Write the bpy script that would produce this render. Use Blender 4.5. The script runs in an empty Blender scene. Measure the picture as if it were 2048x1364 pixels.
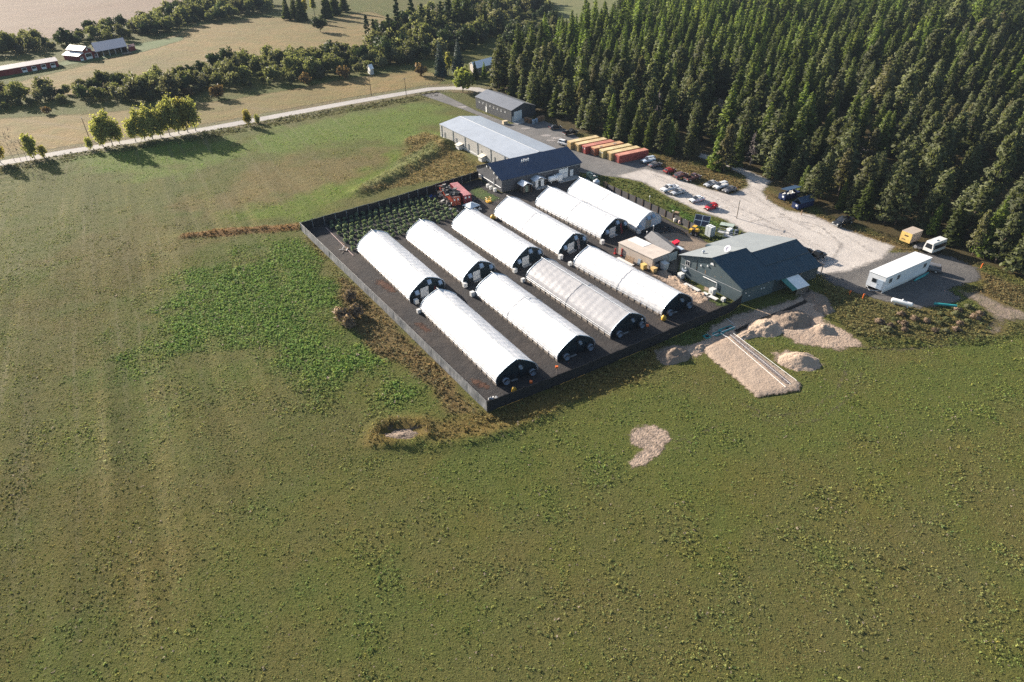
import bpy, math, random
import numpy as np
from math import sin, cos, tan, pi, radians, degrees, atan2, sqrt, hypot
from mathutils import Vector, Matrix
rnd = random.Random(11)
rng = np.random.default_rng(11)
scene = bpy.context.scene
COL = scene.collection

# ------------------------------------------------------------------ camera
FOC, PITCH, ROLL, CAMH = 1306.12, radians(34.58), radians(-1.32), 74.5
FW = np.array([0, cos(PITCH), -sin(PITCH)]); RT = np.array([1., 0, 0]); UP = np.cross(RT, FW)
RT, UP = RT*cos(ROLL)+UP*sin(ROLL), -RT*sin(ROLL)+UP*cos(ROLL)
def at(px, py, z=0.0):
    """ground position (metres) of a surveyed point of the photograph"""
    d = FW+RT*(px-1024)/FOC-UP*(py-682)/FOC
    p = np.array([0, 0, CAMH])+(z-CAMH)/d[2]*d
    return (float(p[0]), float(p[1]))
cam = bpy.data.cameras.new('Camera'); camo = bpy.data.objects.new('Camera', cam); COL.objects.link(camo)
cam.sensor_width = 36; cam.lens = 36*FOC/2048; cam.clip_start = 1; cam.clip_end = 12000
camo.matrix_world = Matrix(((RT[0], UP[0], -FW[0], 0), (RT[1], UP[1], -FW[1], 0), (RT[2], UP[2], -FW[2], CAMH), (0, 0, 0, 1)))
scene.camera = camo

# ------------------------------------------------------------------ light
SUN_AZ, SUN_EL = radians(137.5), radians(19.5)      # direction towards the sun
w = bpy.data.worlds.new('World'); scene.world = w; w.use_nodes = True
nt = w.node_tree
for n in list(nt.nodes): nt.nodes.remove(n)
sky = nt.nodes.new('ShaderNodeTexSky'); sky.sky_type = 'NISHITA'; sky.sun_disc = False
sky.sun_elevation = SUN_EL; sky.sun_rotation = pi/2-SUN_AZ; sky.air_density = 1.0; sky.dust_density = 1.2; sky.ozone_density = 1.0
bgn = nt.nodes.new('ShaderNodeBackground'); bgn.inputs['Strength'].default_value = 0.068
out = nt.nodes.new('ShaderNodeOutputWorld')
nt.links.new(sky.outputs[0], bgn.inputs[0]); nt.links.new(bgn.outputs[0], out.inputs[0])
sl = bpy.data.lights.new('Sun', 'SUN'); sl.energy = 4.9; sl.angle = radians(0.55); sl.color = (1.0, 0.90, 0.78)
so = bpy.data.objects.new('Sun', sl); COL.objects.link(so)
sd = Vector((cos(SUN_EL)*cos(SUN_AZ), cos(SUN_EL)*sin(SUN_AZ), sin(SUN_EL)))
so.rotation_euler = sd.to_track_quat('Z', 'Y').to_euler(); so.location = (-200, 300, 200)
scene.view_settings.view_transform = 'Standard'; scene.view_settings.look = 'None'
scene.view_settings.exposure = 1.58; scene.view_settings.gamma = 1.0
scene.render.engine = 'CYCLES'
scene.cycles.max_bounces = 5; scene.cycles.diffuse_bounces = 2; scene.cycles.glossy_bounces = 2
scene.cycles.transmission_bounces = 3; scene.cycles.transparent_max_bounces = 12
scene.cycles.caustics_reflective = False; scene.cycles.caustics_refractive = False
scene.cycles.sample_clamp_indirect = 6; scene.cycles.use_denoising = False

# ------------------------------------------------------------------ noise
def _h(a, b, seed):
    n = (a*374761393+b*668265263+seed*1442695041) & 0xffffffff
    n = ((n ^ (n >> 13))*1274126177) & 0xffffffff
    return ((n ^ (n >> 16)) & 0xffff)/65535.0
def vn(x, y, seed=0):
    x = np.asarray(x, float); y = np.asarray(y, float)
    xi = np.floor(x).astype(np.int64); yi = np.floor(y).astype(np.int64); u = x-xi; v = y-yi
    u = u*u*(3-2*u); v = v*v*(3-2*v)
    return (_h(xi, yi, seed)*(1-u)+_h(xi+1, yi, seed)*u)*(1-v)+(_h(xi, yi+1, seed)*(1-u)+_h(xi+1, yi+1, seed)*u)*v
def fbm(x, y, s, seed=0, o=4):
    t = 0; a = 1; n = 0
    for k in range(o):
        t = t+a*vn(np.asarray(x)/s*2**k+17.3*k, np.asarray(y)/s*2**k-9.1*k, seed+k*7); n += a; a *= .5
    return t/n
def sstep(a, b, x):
    t = np.clip((x-a)/(b-a), 0, 1); return t*t*(3-2*t)
def sdist(poly, X, Y):
    """signed distance to a polygon, positive inside"""
    X = np.asarray(X, float); Y = np.asarray(Y, float)
    d = np.full(X.shape, 1e9); ins = np.zeros(X.shape, bool); n = len(poly)
    for i in range(n):
        ax, ay = poly[i]; bx, by = poly[(i+1) % n]; ex, ey = bx-ax, by-ay
        t = np.clip(((X-ax)*ex+(Y-ay)*ey)/(ex*ex+ey*ey+1e-12), 0, 1)
        d = np.minimum(d, np.hypot(X-ax-t*ex, Y-ay-t*ey))
        if ay != by: ins ^= ((ay > Y) != (by > Y)) & (X < (bx-ax)*(Y-ay)/(by-ay)+ax)
    return np.where(ins, d, -d)
def ldist(line, X, Y):
    X = np.asarray(X, float); Y = np.asarray(Y, float); d = np.full(X.shape, 1e9)
    for (ax, ay), (bx, by) in zip(line[:-1], line[1:]):
        ex, ey = bx-ax, by-ay
        t = np.clip(((X-ax)*ex+(Y-ay)*ey)/(ex*ex+ey*ey+1e-12), 0, 1)
        d = np.minimum(d, np.hypot(X-ax-t*ex, Y-ay-t*ey))
    return d
def WP(pts, z=0): return [at(x, y, z) for x, y in pts]

# ------------------------------------------------------------------ materials
MATS = {}
class NT:
    def __init__(s, name):
        s.m = bpy.data.materials.new(name); s.m.use_nodes = True; s.t = s.m.node_tree
        s.b = s.t.nodes['Principled BSDF']; s.o = s.t.nodes['Material Output']
    def n(s, typ, **kw):
        nd = s.t.nodes.new(typ)
        for k, v in kw.items(): setattr(nd, k, v)
        return nd
    def link(s, a, b): s.t.links.new(a, b)
    def val(s, sock, v):
        if hasattr(v, 'is_output') or isinstance(v, bpy.types.NodeSocket): s.link(v, sock)
        else: sock.default_value = v
    def math(s, op, a, b=0.0, clamp=False):
        nd = s.n('ShaderNodeMath', operation=op, use_clamp=clamp); s.val(nd.inputs[0], a); s.val(nd.inputs[1], b); return nd.outputs[0]
    def mix(s, f, a, b, mode='MIX'):
        nd = s.n('ShaderNodeMix', data_type='RGBA', blend_type=mode); s.val(nd.inputs[0], f)
        s.val(nd.inputs[6], a if not isinstance(a, tuple) else (*a, 1)); s.val(nd.inputs[7], b if not isinstance(b, tuple) else (*b, 1))
        return nd.outputs[2]
    def noise(s, vec, scale, detail=3, rough=.6):
        nd = s.n('ShaderNodeTexNoise'); nd.inputs['Scale'].default_value = scale; nd.inputs['Detail'].default_value = detail
        nd.inputs['Roughness'].default_value = rough
        if vec is not None: s.link(vec, nd.inputs['Vector'])
        return nd.outputs[0]
    def ramp(s, f, a, b):
        nd = s.n('ShaderNodeMapRange'); s.val(nd.inputs[0], f); nd.inputs[1].default_value = a; nd.inputs[2].default_value = b; return nd.outputs[0]
    def pos(s, scale=(1, 1, 1), rot=0.0):
        g = s.n('ShaderNodeNewGeometry'); mp = s.n('ShaderNodeMapping'); mp.inputs['Scale'].default_value = scale
        mp.inputs['Rotation'].default_value = (0, 0, rot); mp.vector_type = 'POINT'
        s.link(g.outputs['Position'], mp.inputs[0]); return mp.outputs[0]
    def obj(s, scale=(1, 1, 1)):
        g = s.n('ShaderNodeTexCoord'); mp = s.n('ShaderNodeMapping'); mp.inputs['Scale'].default_value = scale
        s.link(g.outputs['Object'], mp.inputs[0]); return mp.outputs[0]
    def bump(s, h, strength, dist):
        nd = s.n('ShaderNodeBump'); nd.inputs['Strength'].default_value = strength; nd.inputs['Distance'].default_value = dist
        s.link(h, nd.inputs['Height']); s.link(nd.outputs[0], s.b.inputs['Normal']); return nd

def _soft(s, k, radial):
    """foliage normal: the leaf's own direction blended with the outward direction of the plant"""
    g = s.n('ShaderNodeNewGeometry'); v = s.n('ShaderNodeVectorMath', operation='SCALE'); s.link(g.outputs['Normal'], v.inputs[0]); v.inputs['Scale'].default_value = k
    ad = s.n('ShaderNodeVectorMath', operation='ADD'); s.link(v.outputs[0], ad.inputs[0])
    if radial:
        tc = s.n('ShaderNodeTexCoord'); m1 = s.n('ShaderNodeVectorMath', operation='MULTIPLY'); s.link(tc.outputs['Object'], m1.inputs[0]); m1.inputs[1].default_value = (1, 1, 0)
        nz = s.n('ShaderNodeVectorMath', operation='NORMALIZE'); s.link(m1.outputs[0], nz.inputs[0])
        m2 = s.n('ShaderNodeVectorMath', operation='MULTIPLY_ADD'); s.link(nz.outputs[0], m2.inputs[0]); m2.inputs[1].default_value = (.55, .55, .55); m2.inputs[2].default_value = (0, 0, .45)
        tr = s.n('ShaderNodeVectorTransform', vector_type='VECTOR', convert_from='OBJECT', convert_to='WORLD'); s.link(m2.outputs[0], tr.inputs[0]); s.link(tr.outputs[0], ad.inputs[1])
    else: ad.inputs[1].default_value = (0, 0, .8)
    nn = s.n('ShaderNodeVectorMath', operation='NORMALIZE'); s.link(ad.outputs[0], nn.inputs[0]); return nn.outputs[0]
NT.soft = _soft
def mat(name, c, rough=.6, metal=0.0, var=.12, scale=.6, spec=.4, c2=None, streak=None, bump=0, rib=None, coat=0):
    """plain surface with gentle dirt; rib=(axis, period, depth) gives corrugation"""
    if name in MATS: return MATS[name]
    N = NT(name); b = N.b; p = N.obj(streak or (1, 1, 1))
    f = N.noise(p, scale, 4, .65)
    if c2 is None: c2 = tuple(x*(1-var*2) for x in c); c1 = tuple(min(1, x*(1+var*.6)) for x in c)
    else: c1 = c
    f = N.ramp(f, .3, .75)
    N.link(N.mix(f, c1, c2), b.inputs['Base Color'])
    b.inputs['Roughness'].default_value = rough; b.inputs['Metallic'].default_value = metal
    b.inputs['Specular IOR Level'].default_value = spec
    if coat: b.inputs['Coat Weight'].default_value = coat; b.inputs['Coat Roughness'].default_value = .08
    if rib:
        wv = N.n('ShaderNodeTexWave', wave_type='BANDS', bands_direction=rib[0]); wv.inputs['Scale'].default_value = .3141592/rib[1]*1.0
        tc = N.n('ShaderNodeTexCoord'); N.link(tc.outputs['Object'], wv.inputs['Vector'])
        N.bump(wv.outputs[1], 1.0, rib[2])
    elif bump:
        N.bump(N.noise(N.obj(), 6, 3), .6, bump)
    MATS[name] = N.m; return N.m

def soil(name, c1, c2, c3, fine=2.2, mid=.25, big=.04, edge=None, bump=.06, tracks=None, fmix=.5, bmix=.6, spec=.15):
    """ground surface: three colours mixed by noise at three scales; with edge=(amp, soft) the border frays by the 'edge' attribute"""
    N = NT(name); b = N.b; p = N.pos()
    nb = N.noise(p, big, 3); nm = N.noise(p, mid, 4, .7); nf = N.noise(p, fine, 3, .75)
    col = N.mix(N.ramp(nb, .38, .64), c1, c2)
    col = N.mix(N.math('MULTIPLY', N.ramp(nm, .42, .68), bmix), col, c3)
    col = N.mix(N.math('MULTIPLY', N.ramp(nf, .3, .75), fmix), col, N.mix(1.0, col, (.38, .38, .38), 'MULTIPLY'))
    if tracks:
        pt = N.pos((1, 1, 1), tracks[0]); mp = N.n('ShaderNodeMapping'); mp.inputs['Scale'].default_value = (tracks[1], tracks[1]*.05, 1)
        N.link(pt, mp.inputs[0]); nt_ = N.noise(mp.outputs[0], 1.0, 3, .7)
        col = N.mix(N.math('MULTIPLY', N.ramp(nt_, .5, .68), tracks[2]), col, tracks[3])
    N.link(col, b.inputs['Base Color']); b.inputs['Roughness'].default_value = .95; b.inputs['Specular IOR Level'].default_value = spec
    h = N.math('ADD', N.math('MULTIPLY', nf, .5), nm)
    N.bump(h, 1.0, bump*6)
    if edge:
        a = N.n('ShaderNodeAttribute', attribute_name='edge')
        e = N.math('ADD', a.outputs['Fac'], N.math('MULTIPLY', N.math('SUBTRACT', N.noise(N.pos(), .9/edge[0], 5, .75), .5), edge[0]*3.2))
        al = N.ramp(e, 0, edge[1])
        tr = N.n('ShaderNodeBsdfTransparent'); mx = N.n('ShaderNodeMixShader')
        N.link(al, mx.inputs[0]); N.link(tr.outputs[0], mx.inputs[1]); N.link(b.outputs[0], mx.inputs[2]); N.link(mx.outputs[0], N.o.inputs[0])
    MATS[name] = N.m; return N.m

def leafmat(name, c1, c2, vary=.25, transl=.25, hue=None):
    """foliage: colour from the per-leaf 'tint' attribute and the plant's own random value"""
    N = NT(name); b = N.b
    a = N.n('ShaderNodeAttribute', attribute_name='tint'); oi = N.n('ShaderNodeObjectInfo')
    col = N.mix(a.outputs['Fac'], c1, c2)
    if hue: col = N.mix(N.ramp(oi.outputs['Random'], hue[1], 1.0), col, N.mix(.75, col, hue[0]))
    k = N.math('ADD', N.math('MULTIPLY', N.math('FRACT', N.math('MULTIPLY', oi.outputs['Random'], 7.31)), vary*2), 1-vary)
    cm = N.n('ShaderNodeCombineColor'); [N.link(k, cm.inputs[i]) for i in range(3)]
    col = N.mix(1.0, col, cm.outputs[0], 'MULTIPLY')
    N.link(col, b.inputs['Base Color']); b.inputs['Roughness'].default_value = .75; b.inputs['Specular IOR Level'].default_value = .2
    nrm = N.soft(.45, True); N.link(nrm, b.inputs['Normal'])
    if transl:
        t = N.n('ShaderNodeBsdfTranslucent'); N.link(N.mix(1.0, col, (1.2, 1.25, .7), 'MULTIPLY'), t.inputs[0])
        mx = N.n('ShaderNodeMixShader'); mx.inputs[0].default_value = transl
        N.link(b.outputs[0], mx.inputs[1]); N.link(t.outputs[0], mx.inputs[2]); N.link(mx.outputs[0], N.o.inputs[0])
    MATS[name] = N.m; return N.m

# ------------------------------------------------------------------ mesh building
def link_mesh(name, me, m=None, parent=None):
    o = bpy.data.objects.new(name, me); COL.objects.link(o)
    if m is not None:
        for x in (m if isinstance(m, (list, tuple)) else [m]): me.materials.append(x)
    if parent is not None: o.parent = parent
    return o
def npmesh(name, V, F, attrs=None, smooth=False):
    """V (n,3), F (m,k) arrays; attrs {name: per-vertex floats}"""
    V = np.asarray(V, np.float32); F = np.asarray(F, np.int32); k = F.shape[1]
    me = bpy.data.meshes.new(name); me.vertices.add(len(V)); me.vertices.foreach_set('co', V.ravel())
    me.loops.add(F.size); me.loops.foreach_set('vertex_index', F.ravel())
    me.polygons.add(len(F)); me.polygons.foreach_set('loop_start', np.arange(0, F.size, k, dtype=np.int32))
    try: me.polygons.foreach_set('loop_total', np.full(len(F), k, np.int32))
    except Exception: pass
    me.update(calc_edges=True)
    for n, a in (attrs or {}).items():
        a = np.asarray(a, np.float32)
        if a.ndim == 1:
            at_ = me.attributes.new(n, 'FLOAT', 'POINT'); at_.data.foreach_set('value', a)
        else:
            at_ = me.attributes.new(n, 'FLOAT_COLOR', 'POINT'); at_.data.foreach_set('color', np.c_[a, np.ones(len(a))].astype(np.float32).ravel())
    if smooth: me.polygons.foreach_set('use_smooth', np.ones(len(F), bool))
    return me

class Site:
    """local frame of a building: x runs from A to B, y from A to C (the two need not be quite square)"""
    def __init__(s, A, B, C, z=0.0):
        s.o = A; s.z = z; s.L = hypot(B[0]-A[0], B[1]-A[1]); s.W = hypot(C[0]-A[0], C[1]-A[1])
        s.ang = atan2(B[1]-A[1], B[0]-A[0]); s.phi = atan2(C[1]-A[1], C[0]-A[0])-s.ang
    def empty(s, name): return empty(name, (s.o[0], s.o[1], s.z), s.ang)
class MB:
    def __init__(s, site=None):
        s.v = []; s.f = []; s.k = (cos(site.phi), sin(site.phi)) if site else (0, 1)
    def add(s, vs, fs, M=None):
        b = len(s.v)
        for p in vs:
            if M is not None: p = M @ Vector(p)
            s.v.append((p[0]+p[1]*s.k[0], p[1]*s.k[1], p[2]))
        s.f += [tuple(i+b for i in f) for f in fs]; return s
    def box(s, x0, x1, y0, y1, z0, z1, M=None):
        return s.add([(x0, y0, z0), (x1, y0, z0), (x1, y1, z0), (x0, y1, z0), (x0, y0, z1), (x1, y0, z1), (x1, y1, z1), (x0, y1, z1)],
                     [(3, 2, 1, 0), (4, 5, 6, 7), (0, 1, 5, 4), (1, 2, 6, 5), (2, 3, 7, 6), (3, 0, 4, 7)], M)
    def prism(s, prof, x0, x1, M=None, caps=True):
        """prof: (y,z) loop, extruded along x"""
        n = len(prof); vs = [(x0, y, z) for y, z in prof]+[(x1, y, z) for y, z in prof]
        fs = [(i, (i+1) % n, n+(i+1) % n, n+i) for i in range(n)]
        if caps: fs += [tuple(range(n-1, -1, -1)), tuple(range(n, 2*n))]
        return s.add(vs, fs, M)
    def poly(s, pts, M=None): return s.add(pts, [tuple(range(len(pts)))], M)
    def tube(s, pts, r, n=6, r1=None):
        pts = [Vector(p) for p in pts]; m = len(pts); vs = []; fs = []
        for i, p in enumerate(pts):
            d = (pts[min(i+1, m-1)]-pts[max(i-1, 0)]).normalized()
            u = d.cross(Vector((0, 0, 1)) if abs(d.z) < .9 else Vector((1, 0, 0))).normalized(); v = d.cross(u)
            rr = r if r1 is None else r+(r1-r)*i/(m-1)
            vs += [p+u*rr*cos(2*pi*k/n)+v*rr*sin(2*pi*k/n) for k in range(n)]
        for i in range(m-1):
            for k in range(n): fs.append((i*n+k, i*n+(k+1) % n, (i+1)*n+(k+1) % n, (i+1)*n+k))
        fs += [tuple(range(n-1, -1, -1)), tuple((m-1)*n+k for k in range(n))]
        return s.add(vs, fs)
    def lathe(s, prof, n=14, M=None):
        """prof (r,z) about z"""
        vs = []; fs = []; m = len(prof)
        for r, z in prof: vs += [(r*cos(2*pi*k/n), r*sin(2*pi*k/n), z) for k in range(n)]
        for i in range(m-1):
            for k in range(n): fs.append((i*n+k, i*n+(k+1) % n, (i+1)*n+(k+1) % n, (i+1)*n+k))
        fs += [tuple(range(n-1, -1, -1)), tuple((m-1)*n+k for k in range(n))]
        return s.add(vs, fs, M)
    def loft(s, rings, caps=True):
        n = len(rings[0]); vs = [p for r in rings for p in r]; fs = []
        for i in range(len(rings)-1):
            for k in range(n): fs.append((i*n+k, i*n+(k+1) % n, (i+1)*n+(k+1) % n, (i+1)*n+k))
        if caps: fs += [tuple(range(n-1, -1, -1)), tuple((len(rings)-1)*n+k for k in range(n))]
        return s.add(vs, fs)
    def mesh(s, name, smooth=False):
        me = bpy.data.meshes.new(name); me.from_pydata([tuple(p) for p in s.v], [], s.f); me.update()
        import bmesh
        bm = bmesh.new(); bm.from_mesh(me); bmesh.ops.recalc_face_normals(bm, faces=bm.faces); bm.to_mesh(me); bm.free()
        if smooth: me.polygons.foreach_set('use_smooth', [True]*len(me.polygons))
        return me
    def build(s, name, m=None, parent=None, smooth=False): return link_mesh(name, s.mesh(name, smooth), m, parent)
def RX(a): return Matrix.Rotation(a, 4, 'X')
def RY(a): return Matrix.Rotation(a, 4, 'Y')
def RZ(a): return Matrix.Rotation(a, 4, 'Z')
def T(x, y, z): return Matrix.Translation((x, y, z))

def tag(o, label=None, cat=None, group=None, kind=None):
    if label: o['label'] = label
    if cat: o['category'] = cat
    if group: o['group'] = group
    if kind: o['kind'] = kind
    return o
def empty(name, loc, rz=0.0):
    o = bpy.data.objects.new(name, None); COL.objects.link(o); o.location = loc; o.rotation_euler = (0, 0, rz); o.empty_display_size = .3
    return o
def copy_tree(o, parent=None):
    c = o.copy(); COL.objects.link(c)
    if parent is not None: c.parent = parent
    for ch in list(o.children): copy_tree(ch, c)
    return c
def setmat(o, m):
    o.material_slots[0].link = 'OBJECT'; o.material_slots[0].material = m
# ------------------------------------------------------------------ ground: relief, colours, sheets
BERM = WP([(722, 384), (760, 366), (820, 335), (868, 306), (892, 292)])
MOUND = at(852, 280); MOUND2 = at(885, 290)
STRIP = WP([(362, 473), (420, 467), (470, 461), (530, 457), (596, 455)])
PIT = WP([(752, 868), (762, 852), (800, 845), (845, 850), (855, 866), (820, 884), (775, 882)])
CORNERBERM = WP([(742, 885), (860, 893), (960, 880), (1020, 858), (1120, 812)])
def gz(x, y):
    x = np.asarray(x, float); y = np.asarray(y, float)
    n = fbm(x, y, 2.2, 5, 3)
    z = 1.25*np.exp(-(ldist(BERM, x, y)/2.8)**2)*(.55+.9*n)
    z = z+1.3*np.exp(-(((x-MOUND[0])/7)**2+((y-MOUND[1])/5)**2))*(.6+.8*n)+1.3*np.exp(-(((x-MOUND2[0])/5)**2+((y-MOUND2[1])/4)**2))
    z = z+.55*np.exp(-(ldist(STRIP, x, y)/1.0)**2)
    d = sdist(PIT, x, y)
    z = z-.5*sstep(-.2, 1.2, d)*(.6+.8*n)+.6*np.exp(-((d+.7)/.8)**2)
    z = z+.45*np.exp(-(ldist(CORNERBERM, x, y)/1.3)**2)
    return z
YARD = WP([(604, 458), (958, 357), (1004, 386), (1158, 350), (1192, 366), (1240, 394), (1330, 436), (1400, 472), (1440, 505), (1362, 508), (1356, 550), (1420, 590), (1478, 616), (1460, 626), (1310, 688), (1150, 755), (975, 824), (800, 655), (700, 555)])
TAN = WP([(1290, 470), (1352, 462), (1420, 486), (1470, 480), (1540, 468), (1580, 480), (1530, 505), (1410, 500), (1362, 512), (1357, 548), (1330, 540), (1340, 510)])
ASPH = WP([(838, 189), (876, 183), (905, 197), (955, 222), (1022, 248), (1075, 236), (1140, 262), (1160, 276), (1175, 306), (1300, 318), (1340, 345), (1360, 380), (1255, 358), (1162, 346), (1100, 320), (1050, 275), (985, 243), (925, 219)])
GRAV = WP([(1225, 352), (1290, 336), (1345, 352), (1400, 372), (1462, 388), (1494, 372), (1488, 352), (1440, 330), (1392, 314), (1400, 304), (1450, 320), (1546, 362), (1528, 384), (1545, 404), (1575, 420), (1625, 428), (1665, 446), (1705, 462), (1760, 482), (1795, 492), (1768, 520), (1700, 545), (1640, 552), (1600, 540), (1560, 480), (1500, 474), (1448, 440), (1395, 424), (1330, 392), (1285, 366)])
PARK = WP([(1640, 552), (1700, 520), (1760, 505), (1832, 502), (1905, 512), (1958, 536), (1965, 560), (1900, 580), (1930, 600), (1900, 612), (1835, 618), (1780, 608), (1720, 590), (1660, 568)])
TRACK = WP([(1905, 580), (1960, 585), (2010, 610), (2060, 625), (2060, 645), (2010, 640), (2005, 665), (1980, 670), (1990, 640), (1960, 612)])
SAND = WP([(1310, 700), (1340, 690), (1400, 690), (1420, 652), (1470, 628), (1540, 612), (1590, 596), (1608, 572), (1640, 590), (1658, 610), (1650, 640), (1690, 660), (1735, 690), (1680, 702), (1590, 688), (1560, 668), (1480, 668), (1450, 690), (1400, 712), (1340, 728), (1312, 722)])
SANDSTRIP = WP([(1442, 522), (1462, 560), (1430, 590), (1400, 610), (1372, 600), (1350, 580), (1300, 548), (1320, 545), (1400, 585)])
LEACH = WP([(1402, 698), (1452, 674), (1475, 672), (1545, 728), (1604, 768), (1598, 784), (1572, 788), (1512, 797), (1470, 760), (1420, 720)])
HEART = WP([(1256, 866), (1275, 852), (1310, 848), (1335, 862), (1346, 880), (1335, 890), (1320, 912), (1290, 932), (1262, 940), (1257, 920), (1282, 900), (1258, 886)])
CONEPATCH = WP([(1545, 705), (1575, 698), (1610, 712), (1645, 728), (1630, 738), (1575, 738), (1548, 722)])
ROADC = WP([(-160, 358), (-20, 330), (140, 303), (280, 280), (420, 257), (560, 231), (700, 205), (800, 188), (860, 178), (905, 176), (950, 178), (990, 189)])
FOREST = WP([(1000, 205), (1066, 240), (1150, 268), (1300, 304), (1420, 338), (1500, 352), (1560, 384), (1640, 430), (1760, 470), (1850, 500), (1960, 535), (2130, 590), (2130, 20), (2048, -8), (1200, -8), (1185, 60), (1080, 75), (985, 130)])
HOLES = [YARD, GRAV, PARK, ASPH]
PAINT = [  # outline, colour of the vegetation, soft border (m), weight
 ([(0, 330), (200, 300), (480, 290), (420, 400), (300, 480), (0, 560)], (.105, .108, .042), 9, .8),
 ([(120, 318), (300, 290), (480, 283), (540, 262), (700, 225), (840, 205), (900, 240), (840, 290), (640, 290), (450, 320), (330, 352), (180, 350)], (.115, .15, .040), 7, .95),
 ([(520, 330), (700, 305), (810, 300), (820, 330), (680, 380), (560, 400), (430, 430), (390, 400)], (.15, .115, .06), 7, .85),
 ([(470, 440), (600, 440), (720, 388), (860, 322), (880, 300), (790, 305), (700, 365), (560, 412), (450, 430)], (.11, .145, .028), 4, 1),
 ([(300, 476), (470, 440), (560, 450), (460, 470), (360, 482)], (.10, .13, .03), 4, .7),
 ([(130, 480), (350, 430), (560, 465), (400, 500), (300, 570), (150, 650), (60, 620)], (.125, .10, .048), 7, .6),
 ([(430, 520), (560, 475), (640, 490), (680, 590), (735, 690), (855, 740), (890, 805), (780, 806), (610, 765), (470, 720), (300, 720), (330, 610)], (.088, .120, .033), 9, .95),
 ([(0, 960), (350, 980), (420, 1150), (200, 1250), (0, 1200)], (.105, .085, .032), 8, .5),
 ([(430, 770), (740, 800), (740, 900), (560, 980), (330, 910)], (.108, .10, .042), 6, .6),
 ([(1030, 880), (1240, 800), (1400, 745), (1600, 815), (1750, 720), (2060, 650), (2060, 800), (1500, 940), (1200, 990)], (.098, .110, .036), 7, .8),
 ([(1060, 1150), (1500, 1050), (2060, 1000), (2060, 1400), (900, 1400)], (.112, .10, .048), 9, .6),
 ([(596, 462), (648, 500), (685, 570), (690, 650), (750, 700), (860, 775), (890, 835), (975, 832), (900, 752), (760, 620), (640, 505)], (.15, .105, .058), 1.2, 1),
 ([(735, 885), (760, 842), (860, 826), (975, 826), (1200, 735), (1320, 690), (1345, 735), (1180, 795), (1020, 862), (960, 885), (840, 898)], (.15, .108, .045), 1.5, 1),
 ([(722, 390), (800, 372), (958, 355), (958, 330), (910, 300), (850, 265), (820, 285), (800, 330), (730, 370)], (.20, .145, .068), 2, 1),
 ([(722, 384), (800, 352), (880, 305), (860, 290), (780, 330), (730, 370)], (.155, .16, .075), 1.5, .9),
 ([(360, 478), (470, 470), (598, 462), (598, 446), (480, 455), (366, 468)], (.19, .105, .05), .6, 1),
 ([(1160, 340), (1270, 358), (1340, 396), (1400, 430), (1490, 470), (1475, 505), (1400, 478), (1300, 425), (1200, 372)], (.11, .115, .04), 1.5, 1),
 ([(1330, 405), (1400, 432), (1440, 452), (1400, 458), (1340, 425)], (.075, .125, .03), 1, .9),
 ([(1290, 300), (1420, 338), (1500, 362), (1498, 392), (1450, 392), (1370, 358), (1300, 330)], (.16, .115, .06), 1.5, 1),
 ([(1640, 560), (1760, 600), (1960, 610), (2060, 560), (2060, 650), (1960, 680), (1800, 690), (1690, 680), (1640, 600)], (.135, .11, .055), 2, .85),
 ([(1900, 520), (2060, 570), (2060, 620), (1960, 590), (1950, 560)], (.15, .11, .06), 2, 1),
 ([(1530, 380), (1640, 428), (1780, 478), (1900, 512), (1960, 530), (1940, 545), (1780, 500), (1640, 445), (1540, 405)], (.14, .10, .055), 1.5, 1),
 ([(880, 178), (960, 185), (1020, 250), (960, 228)], (.10, .10, .045), 1.5, 1),
]
PAINTW = [(WP(p), np.array(c), s, k) for p, c, s, k in PAINT]
FLOORC = np.array((.07, .055, .034))
def paint(x, y):
    x = np.asarray(x, float); y = np.asarray(y, float)
    c = np.zeros(x.shape+(3,))+np.array((.104, .106, .036))
    n = fbm(x, y, 14, 3, 4)
    c = c*(1-.45*sstep(.42, .68, n)[..., None])+np.array((.118, .10, .048))*(.45*sstep(.42, .68, n)[..., None])
    n = fbm(x, y, 9, 13, 4)
    c = c*(1-.6*sstep(.48, .7, n)[..., None])+np.array((.086, .105, .032))*(.6*sstep(.48, .7, n)[..., None])
    wob = (fbm(x, y, 7, 21, 4)-.5)*2
    lush = np.zeros(x.shape); dry = np.zeros(x.shape)
    for i, (p, pc, s, k) in enumerate(PAINTW):
        xs = [q[0] for q in p]; ys = [q[1] for q in p]
        b = (x > min(xs)-25) & (x < max(xs)+25) & (y > min(ys)-25) & (y < max(ys)+25)
        if not b.any(): continue
        w_ = np.zeros(x.shape); w_[b] = k*sstep(-s, s, sdist(p, x[b], y[b])+wob[b]*s*2.2)
        c = c*(1-w_[..., None])+pc*w_[..., None]
        if i == 6: lush = np.maximum(lush, w_)
        if i in (11, 12, 13, 15, 18): dry = np.maximum(dry*(1-w_), w_)
    b = (y > 100) & (x > -20)
    if b.any():
        w_ = np.zeros(x.shape); w_[b] = sstep(-2, 3, sdist(FOREST, x[b], y[b])+wob[b]*5)
        c = c*(1-w_[..., None])+FLOORC*w_[..., None]
    s_ = x*cos(radians(28))+y*sin(radians(28)); t_ = -x*sin(radians(28))+y*cos(radians(28))
    st = .6*vn(s_/1.5, t_/55, 91)+.4*vn(s_/.7, t_/35, 93); mk = sstep(-28, -62, x)*sstep(20, 45, y)*sstep(235, 190, y)*(1-dry)*(.35+.65*sstep(.35, .6, fbm(x, y, 30, 95, 2)))
    mk = mk[..., None]; k1 = sstep(.60, .80, st)[..., None]*mk*.55
    c = c*(1+mk*.55*(st[..., None]-.5)); c = c*(1-k1)+np.array((.19, .155, .085))*k1
    return c*np.array((1.16, 1.18, 1.02)), lush, dry

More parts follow.
